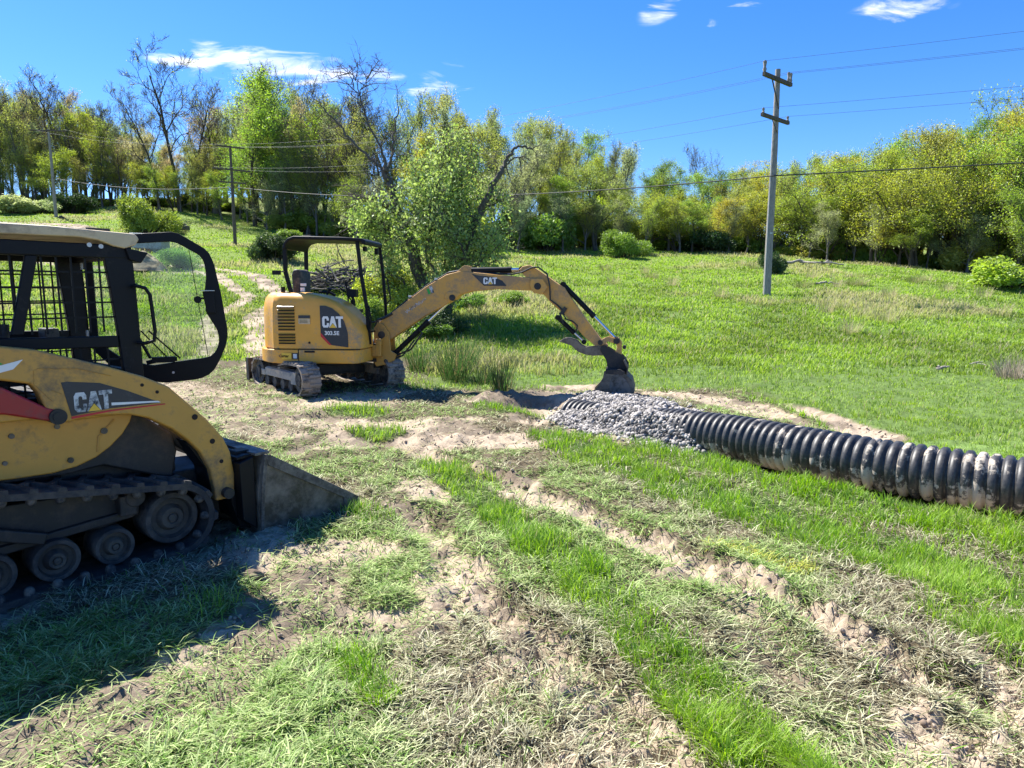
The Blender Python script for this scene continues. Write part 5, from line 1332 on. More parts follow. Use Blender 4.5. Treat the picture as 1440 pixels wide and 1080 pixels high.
# ------------------------------------------------------------------ shrubs
SH = {}
def shrub_meshes(i, leaf, fine=False):
    k = (i, leaf, fine)
    if k in SH: return SH[k]
    g = np.random.default_rng(900+i); W = Wood(); n = 13000 if not fine else 22000
    lob = [(g.normal(0, .42), g.normal(0, .42), .25+.6*g.random(), .22+.24*g.random()) for _ in range(14)]
    P = []
    for (a, b, c, r) in lob:
        m = n//len(lob); d = g.normal(size=(m, 3)); d /= np.linalg.norm(d, axis=1)[:, None]; rr = r*(1-.55*g.random(m)**2.2)
        q = np.array([a, b, c])+d*rr[:, None]*np.array([1, 1, .85]); P.append(q+g.normal(0, .035, q.shape))
        S = np.array([[a*.15, b*.15, -.05], [a*.6, b*.6, c*.5], [a, b, c], [a+g.normal(0, .1), b+g.normal(0, .1), c+r*.9]]); W.tube(S, [.03, .022, .014, .004], 4)
        for _ in range(5):
            d = g.normal(size=3); d /= np.linalg.norm(d); d[2] = abs(d[2]); W.tube(np.array([[a, b, c], np.array([a, b, c])+d*r*.6, np.array([a, b, c])+d*r*1.12]), [.010, .007, .003], 3)
    P = np.concatenate(P); P = P[P[:, 2] > .0]
    SH[k] = (W.mesh('shrub_stems', M['bark']), leaves_mesh('shrub_leaves', P, .085 if not fine else .055, LM[leaf], g)); return SH[k]
def place_shrub(i, leaf, x, y, w, h, label, group=None, name='shrub', d=None, fine=False):
    a, b = shrub_meshes(i, leaf, fine)
    z = float(height(np.array([x]), np.array([y]))[0])
    t = thing(name, label, 'shrub', (x, y, z), random.random()*6.28, group); t.scale = (w/1.5, (d or w)/1.5, h/1.15)
    for nm, me in (('stems', a), ('foliage', b)):
        o = bpy.data.objects.new(nm, me); COL.objects.link(o); o.parent = t
    return t
def make_shrubs():
    def at(px, pyb, wpx, hpx, i, leaf, label, name='shrub', grp=None, fine=False, dy=0):
        X, Y, Z = on_ground(px, pyb); Y += dy; s = Y/FPX; X = X*Y/max(.1, (Y-dy)); place_shrub(i, leaf, X, Y, wpx*s*1.02, hpx*s*1.05, label, grp, name, fine=fine)
    at(208, 328, 62, 48, 0, 'mid', 'bright green rounded bush rising behind the loader roof', fine=True)
    at(386, 366, 46, 34, 1, 'dark', 'dark low bush left of the excavator canopy')
    at(722, 348, 58, 50, 2, 'dark', 'dark evergreen bush right of the leaning tree')
    at(878, 361, 58, 34, 0, 'mid', 'compact round green bush alone at the foot of the woods', fine=True)
    at(998, 355, 52, 30, 1, 'dark', 'dark green bush near the wood edge left of the tall pole')
    at(770, 352, 70, 55, 0, 'mid', 'tall green shrub thicket left of the tall dead snag')
    at(835, 347, 60, 62, 2, 'spring', 'light green shrub thicket beside the tall dead snag')
    at(1088, 385, 26, 28, 1, 'dark', 'small dark bush partly hidden behind the tall pole')
    at(1172, 362, 62, 44, 2, 'mid', 'grey green thicket between the tall pole and the fallen bleached branch')
    at(1425, 404, 92, 40, 0, 'spring', 'low yellow green bush at the right end of the wood edge')
    at(1345, 372, 60, 40, 2, 'dark', 'shaded dark shrub under the right hand trees')
    at(250, 377, 42, 26, 1, 'mid', 'low bushy growth beside the dirt mound, seen through the door glass', fine=True)
    at(300, 262+30, 24, 16, 1, 'dark', 'small dark shrub among the left hand trunks'); at(270, 293, 28, 18, 0, 'dark', 'second small dark shrub among the left hand trunks')
    at(278, 297, 22, 16, 2, 'mid', 'small bush in front of the grey tree stump, left of the crossarm pole')
    at(98, 300, 40, 26, 1, 'dark', 'dark shrub at the foot of the left utility pole')
    at(20, 300, 60, 22, 2, 'pale', 'pale brambles at the far left wood edge'); at(55, 300, 36, 18, 0, 'pale', 'pale bramble mound left of the left utility pole')
    at(415, 318, 50, 34, 0, 'pale', 'pale flowering shrub behind the excavator canopy')
    at(405, 345, 38, 20, 2, 'mid', 'light green weeds left of the excavator canopy')
    at(640, 362, 60, 60, 1, 'spring', 'bushy undergrowth behind the leaning tree')
    g = random.Random(3)
    for k in range(60):
        q = -40+k*26+(g.random()-.5)*16
        if q > 1500: break
        if 560 < q < 690: continue
        u = (q-720)/FPX/(cP+.2*sP); Y = 50
        for _ in range(6): Y = float(treeline_y(u*Y))
        Y += 1.0+g.random()*4; w = 2.2+2.2*g.random(); h = 1.2+1.8*g.random()
        if q < 380:
            w *= .8; h *= .55 if q < 190 else .4; Y += 4
        place_shrub(g.randrange(3), g.choice(['mid', 'spring', 'spring', 'olive', 'mid']), u*Y, Y, w, h, 'understorey shrub along the foot of the woodland', 'understorey shrubs of the wood edge')

def make_mid_tree():
    "leaning tree behind the excavator with bare upper limbs"
    X, Y = -2.5, 20.5; Z = float(base_height(np.array([X]), np.array([Y]))[0])
    t = thing('leaning_tree', 'leafy tree with twin leaning trunks and bare crooked limbs, right behind the excavator arm', 'tree', (X, Y, Z))
    s = Y/FPX
    def P(px, py, dy=0): 
        x, z = zpix(px, py, Y+dy); return (x-X, dy, z-Z)
    W = Wood(); g = np.random.default_rng(77); tips = []
    def limb(pts, r0, r1, sides=8, sub=5, jit=.04):
        p = np.array([P(*q) for q in pts]); 
        tt = np.linspace(0, len(p)-1, (len(p)-1)*sub+1); q = np.stack([np.interp(tt, np.arange(len(p)), p[:, k]) for k in range(3)], 1)
        q[1:-1] += g.normal(0, jit, q[1:-1].shape); W.tube(q, np.linspace(r0, r1, len(q)), sides); return q
    def twigs(q, n, L, r, leaf=False, lv=0, upb=.3, t0=.15):
        for _ in range(n):
            k = int(len(q)*(t0+(1-t0)*g.random()))
            k = min(k, len(q)-2); d = q[k+1]-q[k]; d /= np.linalg.norm(d)+1e-9
            sd = g.normal(size=3); sd /= np.linalg.norm(sd); d = d*.5+sd*.9+np.array([0, 0, upb]); d /= np.linalg.norm(d)
            l = L*(.5+.8*g.random()); p = [q[k]]
            for i in range(4): d = d+g.normal(0, .25, 3); d /= np.linalg.norm(d); p.append(p[-1]+d*l/4)
            p = np.array(p); W.tube(p, np.linspace(r, r*.35, 5), 4 if r > .01 else 3)
            if leaf: tips.append(p)
            if lv < 2: twigs(p, 4 if not leaf else 5, l*.55, r*.55, leaf, lv+1, upb, .2)
    tr = limb([(612, 440), (598, 400), (582, 360), (573, 320), (560, 300), (540, 285)], .24, .11)
    l1 = limb([(560, 300), (556, 282), (548, 255), (541, 235)], .12, .075)
    l2 = limb([(541, 235), (540, 215), (520, 180), (505, 135), (502, 105)], .045, .010, jit=.025); l3 = limb([(546, 250), (535, 235), (500, 205), (478, 175), (460, 160), (448, 140)], .05, .012, jit=.025)
    l3b = limb([(545, 245), (552, 215), (553, 180), (560, 150)], .045, .015)
    l4 = limb([(508, 150), (498, 120), (488, 95)], .02, .008); l5 = limb([(505, 135), (515, 112), (528, 98)], .018, .007)
    for q in (l2, l3, l3b, l4, l5): twigs(q, 10, .75, .014, False, 0, .35)
    rt = limb([(628, 440, .3), (640, 400, .2), (655, 360), (668, 310), (690, 268), (705, 240), (714, 222), (724, 208)], .17, .035, jit=.025)
    r2 = limb([(724, 208), (738, 206), (748, 210), (758, 204)], .04, .010, jit=.02); r3 = limb([(708, 235), (722, 222), (738, 220), (746, 227)], .03, .008, jit=.015)
    r4 = limb([(712, 232), (716, 248), (722, 262)], .02, .008, jit=.01); r5 = limb([(730, 221), (733, 235), (734, 246)], .018, .008, jit=.01); r6 = limb([(697, 262), (698, 240), (696, 215)], .018, .008)
    for q in (r2, r3, r6): twigs(q, 5, .6, .010, False, 1, .1)
    # leafy shoots
    for pts, n in (([(605, 430), (575, 400), (540, 370), (520, 345)], 18), ([(585, 370), (560, 340), (530, 310), (510, 300)], 18), ([(575, 330), (600, 280), (620, 230), (632, 205)], 26),
                   ([(575, 330), (590, 270), (585, 250)], 16), ([(668, 310), (650, 270), (640, 240)], 18), ([(640, 380), (680, 350), (700, 330)], 14), ([(612, 420), (640, 350), (650, 320)], 18), ([(560, 300), (530, 275), (512, 285)], 12), ([(668, 310), (690, 290), (700, 285)], 10), ([(600, 410), (560, 420), (545, 440)], 14), ([(655, 360, -.8), (620, 300, -1), (600, 290, -1)], 18), ([(600, 380, .8), (620, 320, 1.2), (655, 300, 1.2)], 18), ([(620, 430, .3), (625, 380, .5), (628, 330, .5), (640, 290, .4)], 24), ([(610, 400, -.5), (600, 350, -.8), (610, 310, -.9), (618, 270, -.8)], 22), ([(640, 400, -.5), (660, 380, -1), (690, 370, -1)], 14), ([(600, 430, -.5), (620, 410, -1), (650, 395, -1)], 12)):
        q = limb(pts, .05, .012, 5, 4, .08); twigs(q, n, 1.0, .014, True, 0, .15)
    bm = W.mesh('leaning_trunk', M['midbark']); o = bpy.data.objects.new('trunk', bm); COL.objects.link(o); o.parent = t
    LP = leaf_points(tips, g, 25000, .15, .8)
    # the photographed crown's outline
    outline = [(545, 455), (515, 430), (528, 390), (500, 340), (482, 305), (488, 292), (520, 280), (545, 265), (560, 245), (568, 230), (592, 215), (600, 195), (618, 172), (640, 168), (665, 185), (682, 205), (680, 225), (690, 250), (715, 275), (722, 300), (712, 330), (728, 355), (700, 375), (660, 390), (650, 410), (600, 450)]
    lp = LP+np.array([X, Y, Z]); zz = lp[:, 2]-EYE; dep = lp[:, 1]*cP-zz*sP; up_ = lp[:, 1]*sP+zz*cP
    ppx = 720+FPX*lp[:, 0]/dep; ppy = 540-FPX*up_/dep; ppx = ppx+g.normal(0, 7, len(ppx)); ppy = ppy+g.normal(0, 7, len(ppy))
    LP = LP[in_poly(ppx, ppy, outline)]
    me = leaves_mesh('fresh_leaves', LP, .10, LM['apple'], g, droop=.5); o = bpy.data.objects.new('crown', me); COL.objects.link(o); o.parent = t
    # undergrowth round the foot
    for (px, py, w, h, i, lf, lb) in ((560, 452, 90, 75, 0, 'spring', 'leafy undergrowth at the foot of the leaning tree, left side'), (520, 470, 60, 50, 2, 'mid', 'weedy scrub between the excavator cab and the boom'), (600, 470, 80, 40, 1, 'dark', 'shaded scrub under the raised boom')):
        x, y, z = on_ground(px, py); place_shrub(i, lf, x, y, w*y/FPX, h*y/FPX, lb, fine=True)

# ------------------------------------------------------------------ small plants and debris
def tuft(name, label, x, y, h, r, n, cols, group=None, cat='rush tuft', lean=.22):
    g = np.random.default_rng(int(abs(x*1000)+y*77)); z = H(x, y)
    a = g.random(n)*6.283; rr = r*.35*np.sqrt(g.random(n)); bx, by = rr*np.cos(a), rr*np.sin(a)
    ln = np.abs(g.normal(lean, .16, n)); L = h*(.55+.5*g.random(n)); W = .008*(.6+.6*g.random(n)); az = a+g.normal(0, .5, n)
    dx, dy = np.cos(az), np.sin(az); side = np.stack([-dy, dx, 0*dx], 1)*(W/2)[:, None]
    p0 = np.stack([bx, by, 0*bx-.02], 1); p1 = p0+np.stack([dx*np.sin(ln), dy*np.sin(ln), np.cos(ln)], 1)*(L*.6)[:, None]; l2 = ln+.35*g.random(n)
    p2 = p1+np.stack([dx*np.sin(l2), dy*np.sin(l2), np.cos(l2)], 1)*(L*.45)[:, None]
    V = np.empty((n, 5, 3)); V[:, 0] = p0-side; V[:, 1] = p0+side; V[:, 2] = p1+side*.8; V[:, 3] = p1-side*.8; V[:, 4] = p2
    b = np.arange(n)*5; F = np.stack([b, b+1, b+2, b+3], 1); T = np.stack([b+3, b+2, b+4], 1)
    t = g.random((n, 1)); c = np.array(cols[0])*(1-t)+np.array(cols[1])*t; dry = g.random((n, 1)) < .18; c = np.where(dry, np.array(cols[2]), c)
    o = np_mesh(name, V.reshape(-1, 3), F, M['blade'], np.repeat(c, 5, 0), F3=T); o.location = (x, y, z)
    return tag(o, label, cat, group)
def make_tufts():
    rc = ((.030, .075, .018), (.075, .14, .04), (.22, .18, .09))
    for (px, py, h, r, n, lb) in ((590, 522, .75, .5, 520, 'rush tuft just right of the excavator track, below the boom'), (640, 535, .95, .55, 700, 'tallest rush tuft in the middle of the grass below the boom'), (655, 522, .8, .5, 450, 'grey green rush tuft behind the tallest one'), (706, 552, .8, .3, 420, 'narrow upright rush tuft with brown stems at the left end of the trench'), (680, 538, .35, .45, 380, 'low spiky green tuft between two rush tufts')):
        x, y, z = on_ground(px, py, 8); tuft('rush_tuft', lb, x, y, h*.95, r*1.3, int(n*.55), rc, lean=.34)
    x, y = gpt(1140, 655); tuft('grass_tuft', 'pale grass tuft leaning against the front of the pipe', x, y, .26, .42, 500, ((.20, .27, .10), (.42, .46, .26), (.45, .40, .26)), cat='grass tuft', lean=.7)
    x, y = gpt(835, 572); 
    g = random.Random(8)
    dc = ((.26, .25, .11), (.44, .38, .23), (.5, .43, .28))
    spots = [(1175, 405), (1250, 418), (1040, 372), (1130, 392), (1205, 402), (940, 402), (905, 385), (1330, 410), (1300, 395), (1380, 420), (1410, 440), (1160, 440), (1245, 455), (1010, 420), (860, 400), (1190, 470)]
    for k, (px, py) in enumerate(spots):
        x, y, z = on_ground(px+g.random()*10, py, 9)
        tuft('dry_grass_tuft', 'wispy dry grass tuft standing in the open pasture', x, y, .45+.25*g.random(), .8, 110, dc, 'dry grass tufts in the pasture', 'grass tuft', .4)
    # grey dead weeds at the right border, beside two broken sticks
    x, y, z = on_ground(1428, 532, 7); tuft('dead_weed_clump', 'grey brown dead weed clump at the right edge of the pasture', x, y, .55, .9, 420, ((.20, .17, .13), (.36, .31, .24), (.42, .38, .3)), cat='weed clump', lean=.55)
    for px, py, h in ((742, 492, .28),):
        pass
    # broad leaved weeds beneath the boom
    for k, (px, py, lb) in enumerate(((662, 432, 'broad leaved weed below the boom bend'), (718, 428, 'second broad leaved weed right of the boom bend'), (606, 478, 'leafy weed in the shade under the boom cylinder'))):
        x, y, z = on_ground(px, py, 9); place_shrub(k % 3, 'mid', x, y, .9, .45, lb, name='weed')
    for k, (px, py) in enumerate(((1060, 378), (915, 392), (850, 380), (1200, 402), (1128, 405), (345, 318), (256, 330), (1286, 398))):
        x, y, z = on_ground(px, py, 9); tuft('weed', 'small straggly weed clump in the pasture', x, y, .55, 1.0, 260, ((.12, .15, .05), (.24, .27, .09), (.30, .25, .15)), 'weed clumps in the pasture', 'weed', .55)

def stick_pile(name, label, cat, loc, n, L, r, spread, hgt, mt, seed):
    g = np.random.default_rng(seed); W = Wood()
    for _ in range(n):
        a = g.random()*6.283; rr = spread*np.sqrt(g.random()); c = np.array([rr*math.cos(a), rr*math.sin(a)*.7, hgt*(1-(rr/spread)**1.5)*g.random()])
        d = g.normal(size=3); d[2] *= .22; d /= np.linalg.norm(d); l = L*(.3+.7*g.random()); p = [c-d*l/2]
        for i in range(4): d = d+g.normal(0, .16, 3); d /= np.linalg.norm(d); p.append(p[-1]+d*l/4)
        p = np.array(p); p[:, 2] = np.maximum(p[:, 2], .02); q = r*(.3+.9*g.random()**2); W.tube(p, np.linspace(q, q*.5, 5), 5)
    me = W.mesh(name, mt); o = bpy.data.objects.new(name, me); COL.objects.link(o); o.location = loc; return tag(o, label, cat)
def make_debris():
    x, y, z = on_ground(478, 408, 9); stick_pile('brush_pile', 'tangled pile of cut grey branches behind the excavator seat', 'brush pile', (x, y, z), 340, 1.6, .05, 1.75, 1.3, M['barkgrey'], 5)
    x, y, z = on_ground(1168, 373, 20)
    W = Wood(); g = np.random.default_rng(4)
    s = y/FPX
    def fb(name, label, px, py, pts, r, mt=M['deadwood'], y0=9):
        X, Y, Z = on_ground(px, py, y0); W = Wood(); g = np.random.default_rng(int(px)); k = Y/FPX
        for line in pts:
            p = np.array([((a-px)*k, d, h*k) for a, h, d in line]); p[:, 2] += .03; tt = np.linspace(0, len(p)-1, (len(p)-1)*4+1)
            q = np.stack([np.interp(tt, np.arange(len(p)), p[:, j]) for j in range(3)], 1); q += g.normal(0, r*.5, q.shape); W.tube(q, np.linspace(r, r*.4, len(q)), 6)
        o = bpy.data.objects.new(name, W.mesh(name, mt)); COL.objects.link(o); o.location = (X, Y, base_height(np.array([X]), np.array([Y]))[0]); tag(o, label, 'branch')
    fb('fallen_branch', 'long bleached fallen branch lying at the wood edge right of the tall pole', 1150, 373, [[(1100, 2, 0), (1125, 5, .2), (1155, 3, 0), (1185, 1, 0)], [(1125, 5, .2), (1140, 1, -.6)], [(1155, 3, 0), (1175, 6, .6)]], .10)
    fb('fallen_branch', 'pale stick lying in the pasture grass left of the weed clumps', 1165, 401, [[(1148, 1, 0), (1160, 3, 0), (1180, 1, 0)]], .06)
    fb('fallen_branch', 'forked broken stick lying in the pasture near the right edge', 1372, 516, [[(1362, 1, 0), (1374, 4, 0), (1386, 5, .1)], [(1372, 3, 0), (1380, 1, -.1)]], .022)
    fb('wood_chunk', 'short dark wood chunk in the pasture left of the broken stick', 1325, 524, [[(1316, 2, 0), (1325, 3, 0), (1334, 6, 0)], [(1318, 4, 0), (1330, 2, .1)]], .035)
    fb('fallen_branch', 'dark thin log lying flat in the far grass beside the left pole', 100, 308, [[(86, 2, 0), (100, -4, -.5), (112, -9, -1)]], .12, M['bark'])
    # grey stones and pale slabs by the bush
    x, y, z = on_ground(252, 325, 20)
    mb = MB(); s = y/FPX; mb.box((0, 0, .35), (1.1, .5, .55)); mb.box((.5, .1, .25), (.5, .6, .4)); mb.box((-.1, 0, .72), (.9, .7, .10), Matrix.Rotation(.15, 3, 'Y')); o = mb.build('stone_slab_heap', M['steelgrey'], bevel=.06); o.location = (x, y, z); tag(o, 'pale stone slabs heaped beside the bright bush behind the cab door', 'stones')
    x, y, z = on_ground(212, 352, 9)
    # parked flat grey trough seen through the glass
    tmat = dirty('galvanised_panel', (.30, .31, .31), (.15, .14, .12), .3, .5, 3, bmp=.05)
    mb = MB(); k = y/FPX; mb.box((0, 0, .48), (44*k, .9, .82)); t = mb.build('feed_trough', tmat, bevel=.04); t.location = (x, y, z); t.rotation_euler = (0, R(3), R(-6)); tag(t, 'grey trough with a white rim standing in the grass, seen through the cab door glass', 'trough')
    mb = MB(); mb.box((0, 0, .92), (46*k, 1.0, .08)); mb.box((28*k, 0, .7), (10*k, .8, .3)); mb.build('rim', M['white'], t, bevel=.01)
    # dirt mound
    x, y, z = on_ground(203, 380, 9); k = y/FPX
    gx, gy = np.meshgrid(np.linspace(-1, 1, 60), np.linspace(-1, 1, 40)); rr = np.hypot(gx, gy)
    hh = np.clip(1-rr, 0, 1)**.8*(.75+.5*fbm(gx*3+5, gy*3, 1, 4, 6))*22*k*1.3; V = np.stack([gx.ravel()*30*k, gy.ravel()*1.2, hh.ravel()-.05], 1)
    idx = np.arange(60*40).reshape(40, 60); F = np.stack([idx[:-1, :-1].ravel(), idx[:-1, 1:].ravel(), idx[1:, 1:].ravel(), idx[1:, :-1].ravel()], 1)
    o = np_mesh('dirt_mound', V, F, dirty('bare_dirt', (.30, .20, .12), (.40, .30, .20), .5, .95, 1.2, bmp=.6), smooth=True); o.location = (x, y, z); tag(o, 'brown dirt mound in the grass, seen through the cab door glass', 'dirt mound')
    # tree stump in the left wood
    x, y, z = on_ground(305, 300, 20); W = Wood(); W.tube([(0, 0, -.2), (.05, 0, .6), (-.05, 0, 2.2), (.0, 0, 3.6), (-.3, .1, 4.6)], [.5, .42, .38, .3, .12], 10); W.tube([(0, 0, 3.2), (.5, 0, 4.0), (.6, 0, 4.9)], [.22, .15, .06], 7)
    o = bpy.data.objects.new('broken_trunk', W.mesh('broken_trunk', M['barkgrey'])); COL.objects.link(o); o.location = (x, y, z); tag(o, 'thick broken grey trunk left of the dark crossarm pole', 'tree trunk')
    # clod beside the bucket
    px, py = gpt(350, 815); 
    g = np.random.default_rng(9)
    V = []; 
    bm = bpy.data.meshes.new('mud_lump'); import bmesh
    b = bmesh.new(); bmesh.ops.create_icosphere(b, subdivisions=4, radius=1)
    for v in b.verts:
        c = v.co; f = 1+.5*(float(fbm(np.array([c.x*1.5+c.z]), np.array([c.y*1.5+3]), 1.2, 4, 8)[0])-.5)*1.6; v.co = Vector((c.x*.075*f, c.y*.05*f, c.z*.035*f))
    b.to_mesh(bm); b.free(); bm.materials.append(dirty('dark_mud', (.09, .065, .045), (.2, .15, .1), .5, .95, 9, bmp=.8)); 
    o = bpy.data.objects.new('mud_lump', bm); COL.objects.link(o); o.location = (px, py, H(px, py)+.02); tag(o, 'flat dark lump of mud at the edge of the loader shadow', 'mud lump')

# ------------------------------------------------------------------ poles and wires
def make_poles():
    A = {}
    def pole(px, pyb, pyt, r, mt, label, name='utility_pole', Yf=None):
        X, Y, Z = on_ground(px, pyb, 9)
        x, zt = zpix(px, pyt, Y); h = zt-Z
        t = thing(name, label, 'utility pole', (X, Y, Z))
        W = Wood(); W.tube([(0, 0, -.4), (0, 0, h*.3), (.02, 0, h*.65), (0, 0, h)], [r, r*.92, r*.78, r*.62], 14); mb = MB()
        me = W.mesh('pole_shaft', mt); o = bpy.data.objects.new('shaft', me); COL.objects.link(o); o.parent = t
        mb.cyl((0, 0, h-.01), (0, 0, h+.01), r*.62, 14); mb.build('cap', mt, t)
        return t, X, Y, Z, h
    t, X, Y, Z, h = pole(1078, 415, 98, .155, M['polewood'], 'tall weathered grey pole with two crossarms standing in the pasture')
    ca = Vector((-.75, -.66, 0)).normalized()
    pts = []
    def arm(t, z, L0, L1, ca, mt, w=.10, off=.12):
        side = Vector((-ca.y, ca.x, 0))*off
        mb = MB(); mb.beam(Vector((0, 0, z))+side+ca*L0, Vector((0, 0, z))+side-ca*L1, w, w*1.15); a = mb.build('crossarm', mt, t, bevel=.01); return a, side
    za = h-.42
    a1, sd = arm(t, za, 1.25, .85, ca, M['darkpole'], .12)
    a2, sd = arm(t, h-1.85, 1.25, .8, ca, M['darkpole'], .11)
    mb = MB()
    def ins(z, k, hh, r):
        p = Vector((0, 0, z))+sd+ca*k; mb.tube([p+Vector((0, 0, .05)), p+Vector((0, 0, .05+hh*.3)), p+Vector((0, 0, .05+hh*.5)), p+Vector((0, 0, .05+hh))], [r*.5, r, r*.6, r], 10); mb.cyl(p+Vector((0, 0, .05+hh)), p+Vector((0, 0, .09+hh)), r*.6, 10); return p+Vector((0, 0, .08+hh))
    I = [ins(za, 1.2, .38, .075), ins(za, -.62, .34, .06), ins(za, -.80, .34, .06), ins(h-1.85, 1.15, .16, .055), ins(h-1.85, -.72, .16, .055)]
    mb.build('insulator', M['polewood'], t, smooth=True)
    mb = MB(); mb.beam(Vector((0, 0, za-.02))+sd+ca*.65, Vector((0, 0, h-1.45))+sd*.9, .03, .05); mb.beam(Vector((0, 0, h-1.88))+sd+ca*.5, Vector((0, 0, h-2.35))+sd*.9, .02, .03); mb.build('brace', M['darkpole'], t)
    mb = MB(); mb.tube([(-.13, -.08, 0), (-.12, -.08, h*.3), (-.10, -.07, h*.72)], .012, 6); mb.box((0, -.15, 2.4), (.1, .01, .05)); mb.build('ground_wire', M['lamp'], t)
    base = Vector((X, Y, Z)); I = [base+p for p in I]; zc = zpix(1087, 248, Y)[1]; cab = Vector((X, Y-.16, zc))
    t2, X2, Y2, Z2, h2 = pole(331, 345, 205, .13, M['darkpole'], 'dark slim pole with crossarms in front of the largest round green tree')
    ca2 = Vector((-.8, -.6, 0))
    for zz, L in ((h2-.1, 1.0), (h2-1.7, 1.3), (h2-2.6, .95)): arm(t2, zz, L, L, ca2, M['darkpole'], .09)
    t3, X3, Y3, Z3, h3 = pole(79, 305, 182, .15, M['polewood'], 'leaning grey pole with one crossarm at the left wood edge')
    arm(t3, h3-.12, 1.6, 1.6, Vector((-1, -.15, 0)).normalized(), M['darkpole'], .10)
    B2 = Vector((X2, Y2, Z2)); B3 = Vector((X3, Y3, Z3))
    ends2 = [B2+Vector((0, 0, h2))+ca2*.95, B2+Vector((0, 0, h2))-ca2*.5, B2+Vector((0, 0, h2))-ca2*.9, B2+Vector((0, 0, h2-1.6))+ca2*1.2, B2+Vector((0, 0, h2-1.6))-ca2*1.2]
    ends3 = [B3+Vector((0, 0, h3))+Vector((k, 0, 0)) for k in (-1.4, .4, 1.4, -.8, .8)]
    dR = Vector((.885, -.466, 0))*46
    names = ['topmost wire', 'second wire from the top', 'third wire from the top', 'fourth wire from the top', 'fifth wire from the top']
    for k, p in enumerate(I):
        W = Wood()
        def span(a, b, sag, n=36):
            q = [(1-t)*np.array(a)+t*np.array(b)-np.array([0, 0, 4*sag*t*(1-t)]) for t in np.linspace(0, 1, n)]; W.tube(np.array(q), [.0052]*n, 4)
        span(p, p+dR+Vector((0, 0, .2)), .55); span(p, ends2[k], .8)
        if k in (0, 2): span(ends2[k], ends3[k], .5)
        o = bpy.data.objects.new('power_line', W.mesh('power_line', M['wire'])); COL.objects.link(o); tag(o, names[k]+' strung from the tall pole across the sky', 'power line')
    W = Wood()
    def span(a, b, sag, n=40, r=.022):
        q = [(1-t)*np.array(a)+t*np.array(b)-np.array([0, 0, 4*sag*t*(1-t)]) for t in np.linspace(0, 1, n)]; W.tube(np.array(q), [r]*n, 6)
    c2 = B2+Vector((.15, 0, zpix(331, 263, Y2)[1]-Z2)); span(cab, cab+dR+Vector((0, 0, .1)), .35); span(cab, c2, .75); span(c2, B3+Vector((0, 0, h3*.45)), .5)
    o = bpy.data.objects.new('service_cable', W.mesh('service_cable', M['cable'])); COL.objects.link(o); tag(o, 'thick low cable crossing before the trees, halfway up the tall pole', 'cable')
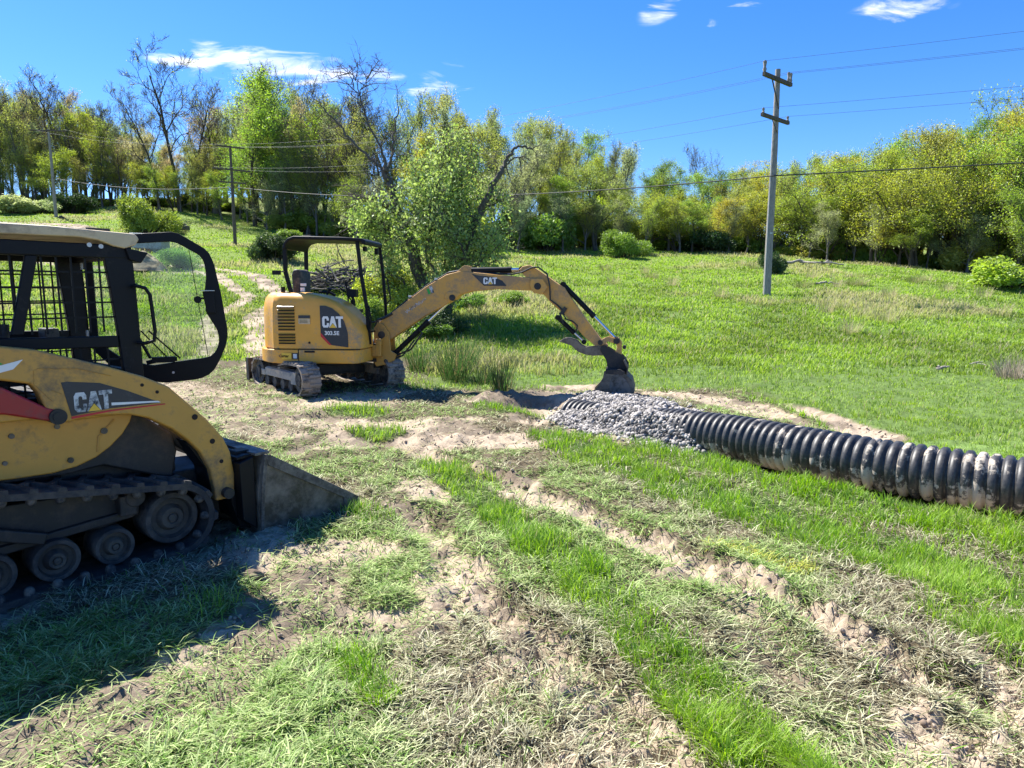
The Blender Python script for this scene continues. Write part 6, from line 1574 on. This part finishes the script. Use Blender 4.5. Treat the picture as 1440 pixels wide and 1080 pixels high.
# ------------------------------------------------------------------ light and sky
SUN_EL = R(52.4); SUN_H = Vector((-.75, .66, 0)).normalized()
def make_world():
    w = bpy.data.worlds.new("World"); sc.world = w; w.use_nodes = True; nt = w.node_tree; nt.nodes.clear()
    out = N(nt, 'ShaderNodeOutputWorld'); bg = N(nt, 'ShaderNodeBackground'); bg.inputs[1].default_value = SKY_STRENGTH
    sky = N(nt, 'ShaderNodeTexSky', sky_type='NISHITA'); sky.sun_disc = False; sky.sun_elevation = SUN_EL
    sky.sun_rotation = math.atan2(SUN_H.x, SUN_H.y) % (2*math.pi); sky.altitude = 400; sky.air_density = 1.0; sky.dust_density = .2; sky.ozone_density = 3.0
    hs = N(nt, 'ShaderNodeHueSaturation'); hs.inputs['Saturation'].default_value = 1.32; hs.inputs['Value'].default_value = 1.0
    nt.links.new(sky.outputs[0], hs.inputs['Color'])
    tc = N(nt, 'ShaderNodeTexCoord'); sp = N(nt, 'ShaderNodeSeparateXYZ'); nt.links.new(tc.outputs['Generated'], sp.inputs[0])
    def mth(op, a, b=None, c=None):
        n = N(nt, 'ShaderNodeMath', operation=op)
        for i, v in enumerate((a, b, c)):
            if v is None: continue
            if isinstance(v, (int, float)): n.inputs[i].default_value = v
            else: nt.links.new(v, n.inputs[i])
        return n.outputs[0]
    y = mth('MAXIMUM', sp.outputs[1], .05); u = mth('DIVIDE', sp.outputs[0], y); v = mth('DIVIDE', sp.outputs[2], y)
    cv = N(nt, 'ShaderNodeCombineXYZ'); nt.links.new(u, cv.inputs[0]); nt.links.new(v, cv.inputs[1])
    mp = N(nt, 'ShaderNodeMapping'); mp.inputs['Scale'].default_value = (9, 34, 1); mp.inputs['Rotation'].default_value = (0, 0, R(-8)); nt.links.new(cv.outputs[0], mp.inputs[0])
    nz = N(nt, 'ShaderNodeTexNoise'); nz.inputs['Scale'].default_value = 1.0; nz.inputs['Detail'].default_value = 8; nz.inputs['Roughness'].default_value = .58; nz.inputs['Distortion'].default_value = .6; nt.links.new(mp.outputs[0], nz.inputs['Vector'])
    tot = None
    def uv(px, py):
        a = (px-720)/FPX; b = (540-py)/FPX; return a/(cP+b*sP), (b*cP-sP)/(cP+b*sP)
    for (px, py, wx, wy, am, sl) in ((372, 92, 175, 26, 1.15, .05), (485, 104, 95, 19, 1.0, .1), (300, 76, 70, 20, .7, .25), (612, 110, 44, 26, .7, -.3), (640, 124, 40, 12, .55, .1), (930, 14, 36, 22, .44, -.35), (998, 34, 16, 8, .3, 0), (1270, 14, 80, 24, .40, -.1), (1040, 4, 40, 7, .6, 0)):
        cu, cw = uv(px, py); a = wx/FPX; b = wy/FPX
        du = mth('SUBTRACT', u, cu); dv0 = mth('SUBTRACT', v, cw); dv = mth('MULTIPLY_ADD', du, sl, dv0)
        e = mth('ADD', mth('POWER', mth('ABSOLUTE', mth('DIVIDE', du, a)), 2.0), mth('POWER', mth('ABSOLUTE', mth('DIVIDE', dv, b)), 2.0))
        f = mth('MULTIPLY', mth('MAXIMUM', mth('SUBTRACT', 1.0, e), 0.0), am); tot = f if tot is None else mth('MAXIMUM', tot, f)
    m = mth('ADD', mth('MULTIPLY', tot, .62), mth('MULTIPLY', mth('SUBTRACT', nz.outputs[0], .56), 3.4)); m = mth('MULTIPLY', m, mth('MINIMUM', mth('MULTIPLY', tot, 4.0), 1.0))
    mr = N(nt, 'ShaderNodeMapRange', interpolation_type='SMOOTHSTEP'); mr.inputs[1].default_value = .0; mr.inputs[2].default_value = .95; mr.inputs[3].default_value = 0; mr.inputs[4].default_value = .95; nt.links.new(m, mr.inputs[0])
    mx = N(nt, 'ShaderNodeMix', data_type='RGBA'); nt.links.new(mr.outputs[0], mx.inputs[0]); tint = N(nt, 'ShaderNodeMix', data_type='RGBA', blend_type='MULTIPLY'); tint.inputs[0].default_value = 1; tint.inputs[7].default_value = (.78, .86, 1.12, 1); nt.links.new(hs.outputs[0], tint.inputs[6]); nt.links.new(tint.outputs[2], mx.inputs[6]); mx.inputs[7].default_value = (CLOUD, CLOUD*.99, CLOUD*.99, 1)
    nt.links.new(mx.outputs[2], bg.inputs[0]); nt.links.new(bg.outputs[0], out.inputs[0])
SKY_STRENGTH = .08; CLOUD = 8.5
make_world()
sl = bpy.data.lights.new('sun', 'SUN'); sl.energy = 5.0; sl.angle = R(.53); sl.color = (1, .95, .87)
so = bpy.data.objects.new('sun', sl); COL.objects.link(so)
sd = Vector((SUN_H.x*math.cos(SUN_EL), SUN_H.y*math.cos(SUN_EL), math.sin(SUN_EL)))
so.rotation_euler = sd.to_track_quat('Z', 'Y').to_euler()
vs = sc.view_settings; vs.view_transform = 'Standard'; vs.look = 'None'; vs.gamma = 1; vs.use_curve_mapping = False; vs.exposure = 1.35

import os, time
_T = time.time()
def step(n, f):
    global _T
    f(); print('STEP', n, round(time.time()-_T, 1)); _T = time.time()
step('ground', make_ground); step('grass', make_grass); step('gravel', make_gravel); step('pipe', make_pipe)
step('exc', make_excavator); step('loader', make_loader); step('mid', make_mid_tree); step('woods', make_woods); step('shrubs', make_shrubs); step('tufts', make_tufts); step('debris', make_debris); step('poles', make_poles)
print('TREES', tree_count[0])
try:
    sc.cycles.max_bounces = 8; sc.cycles.transparent_max_bounces = 12; sc.cycles.diffuse_bounces = 3
except Exception: pass
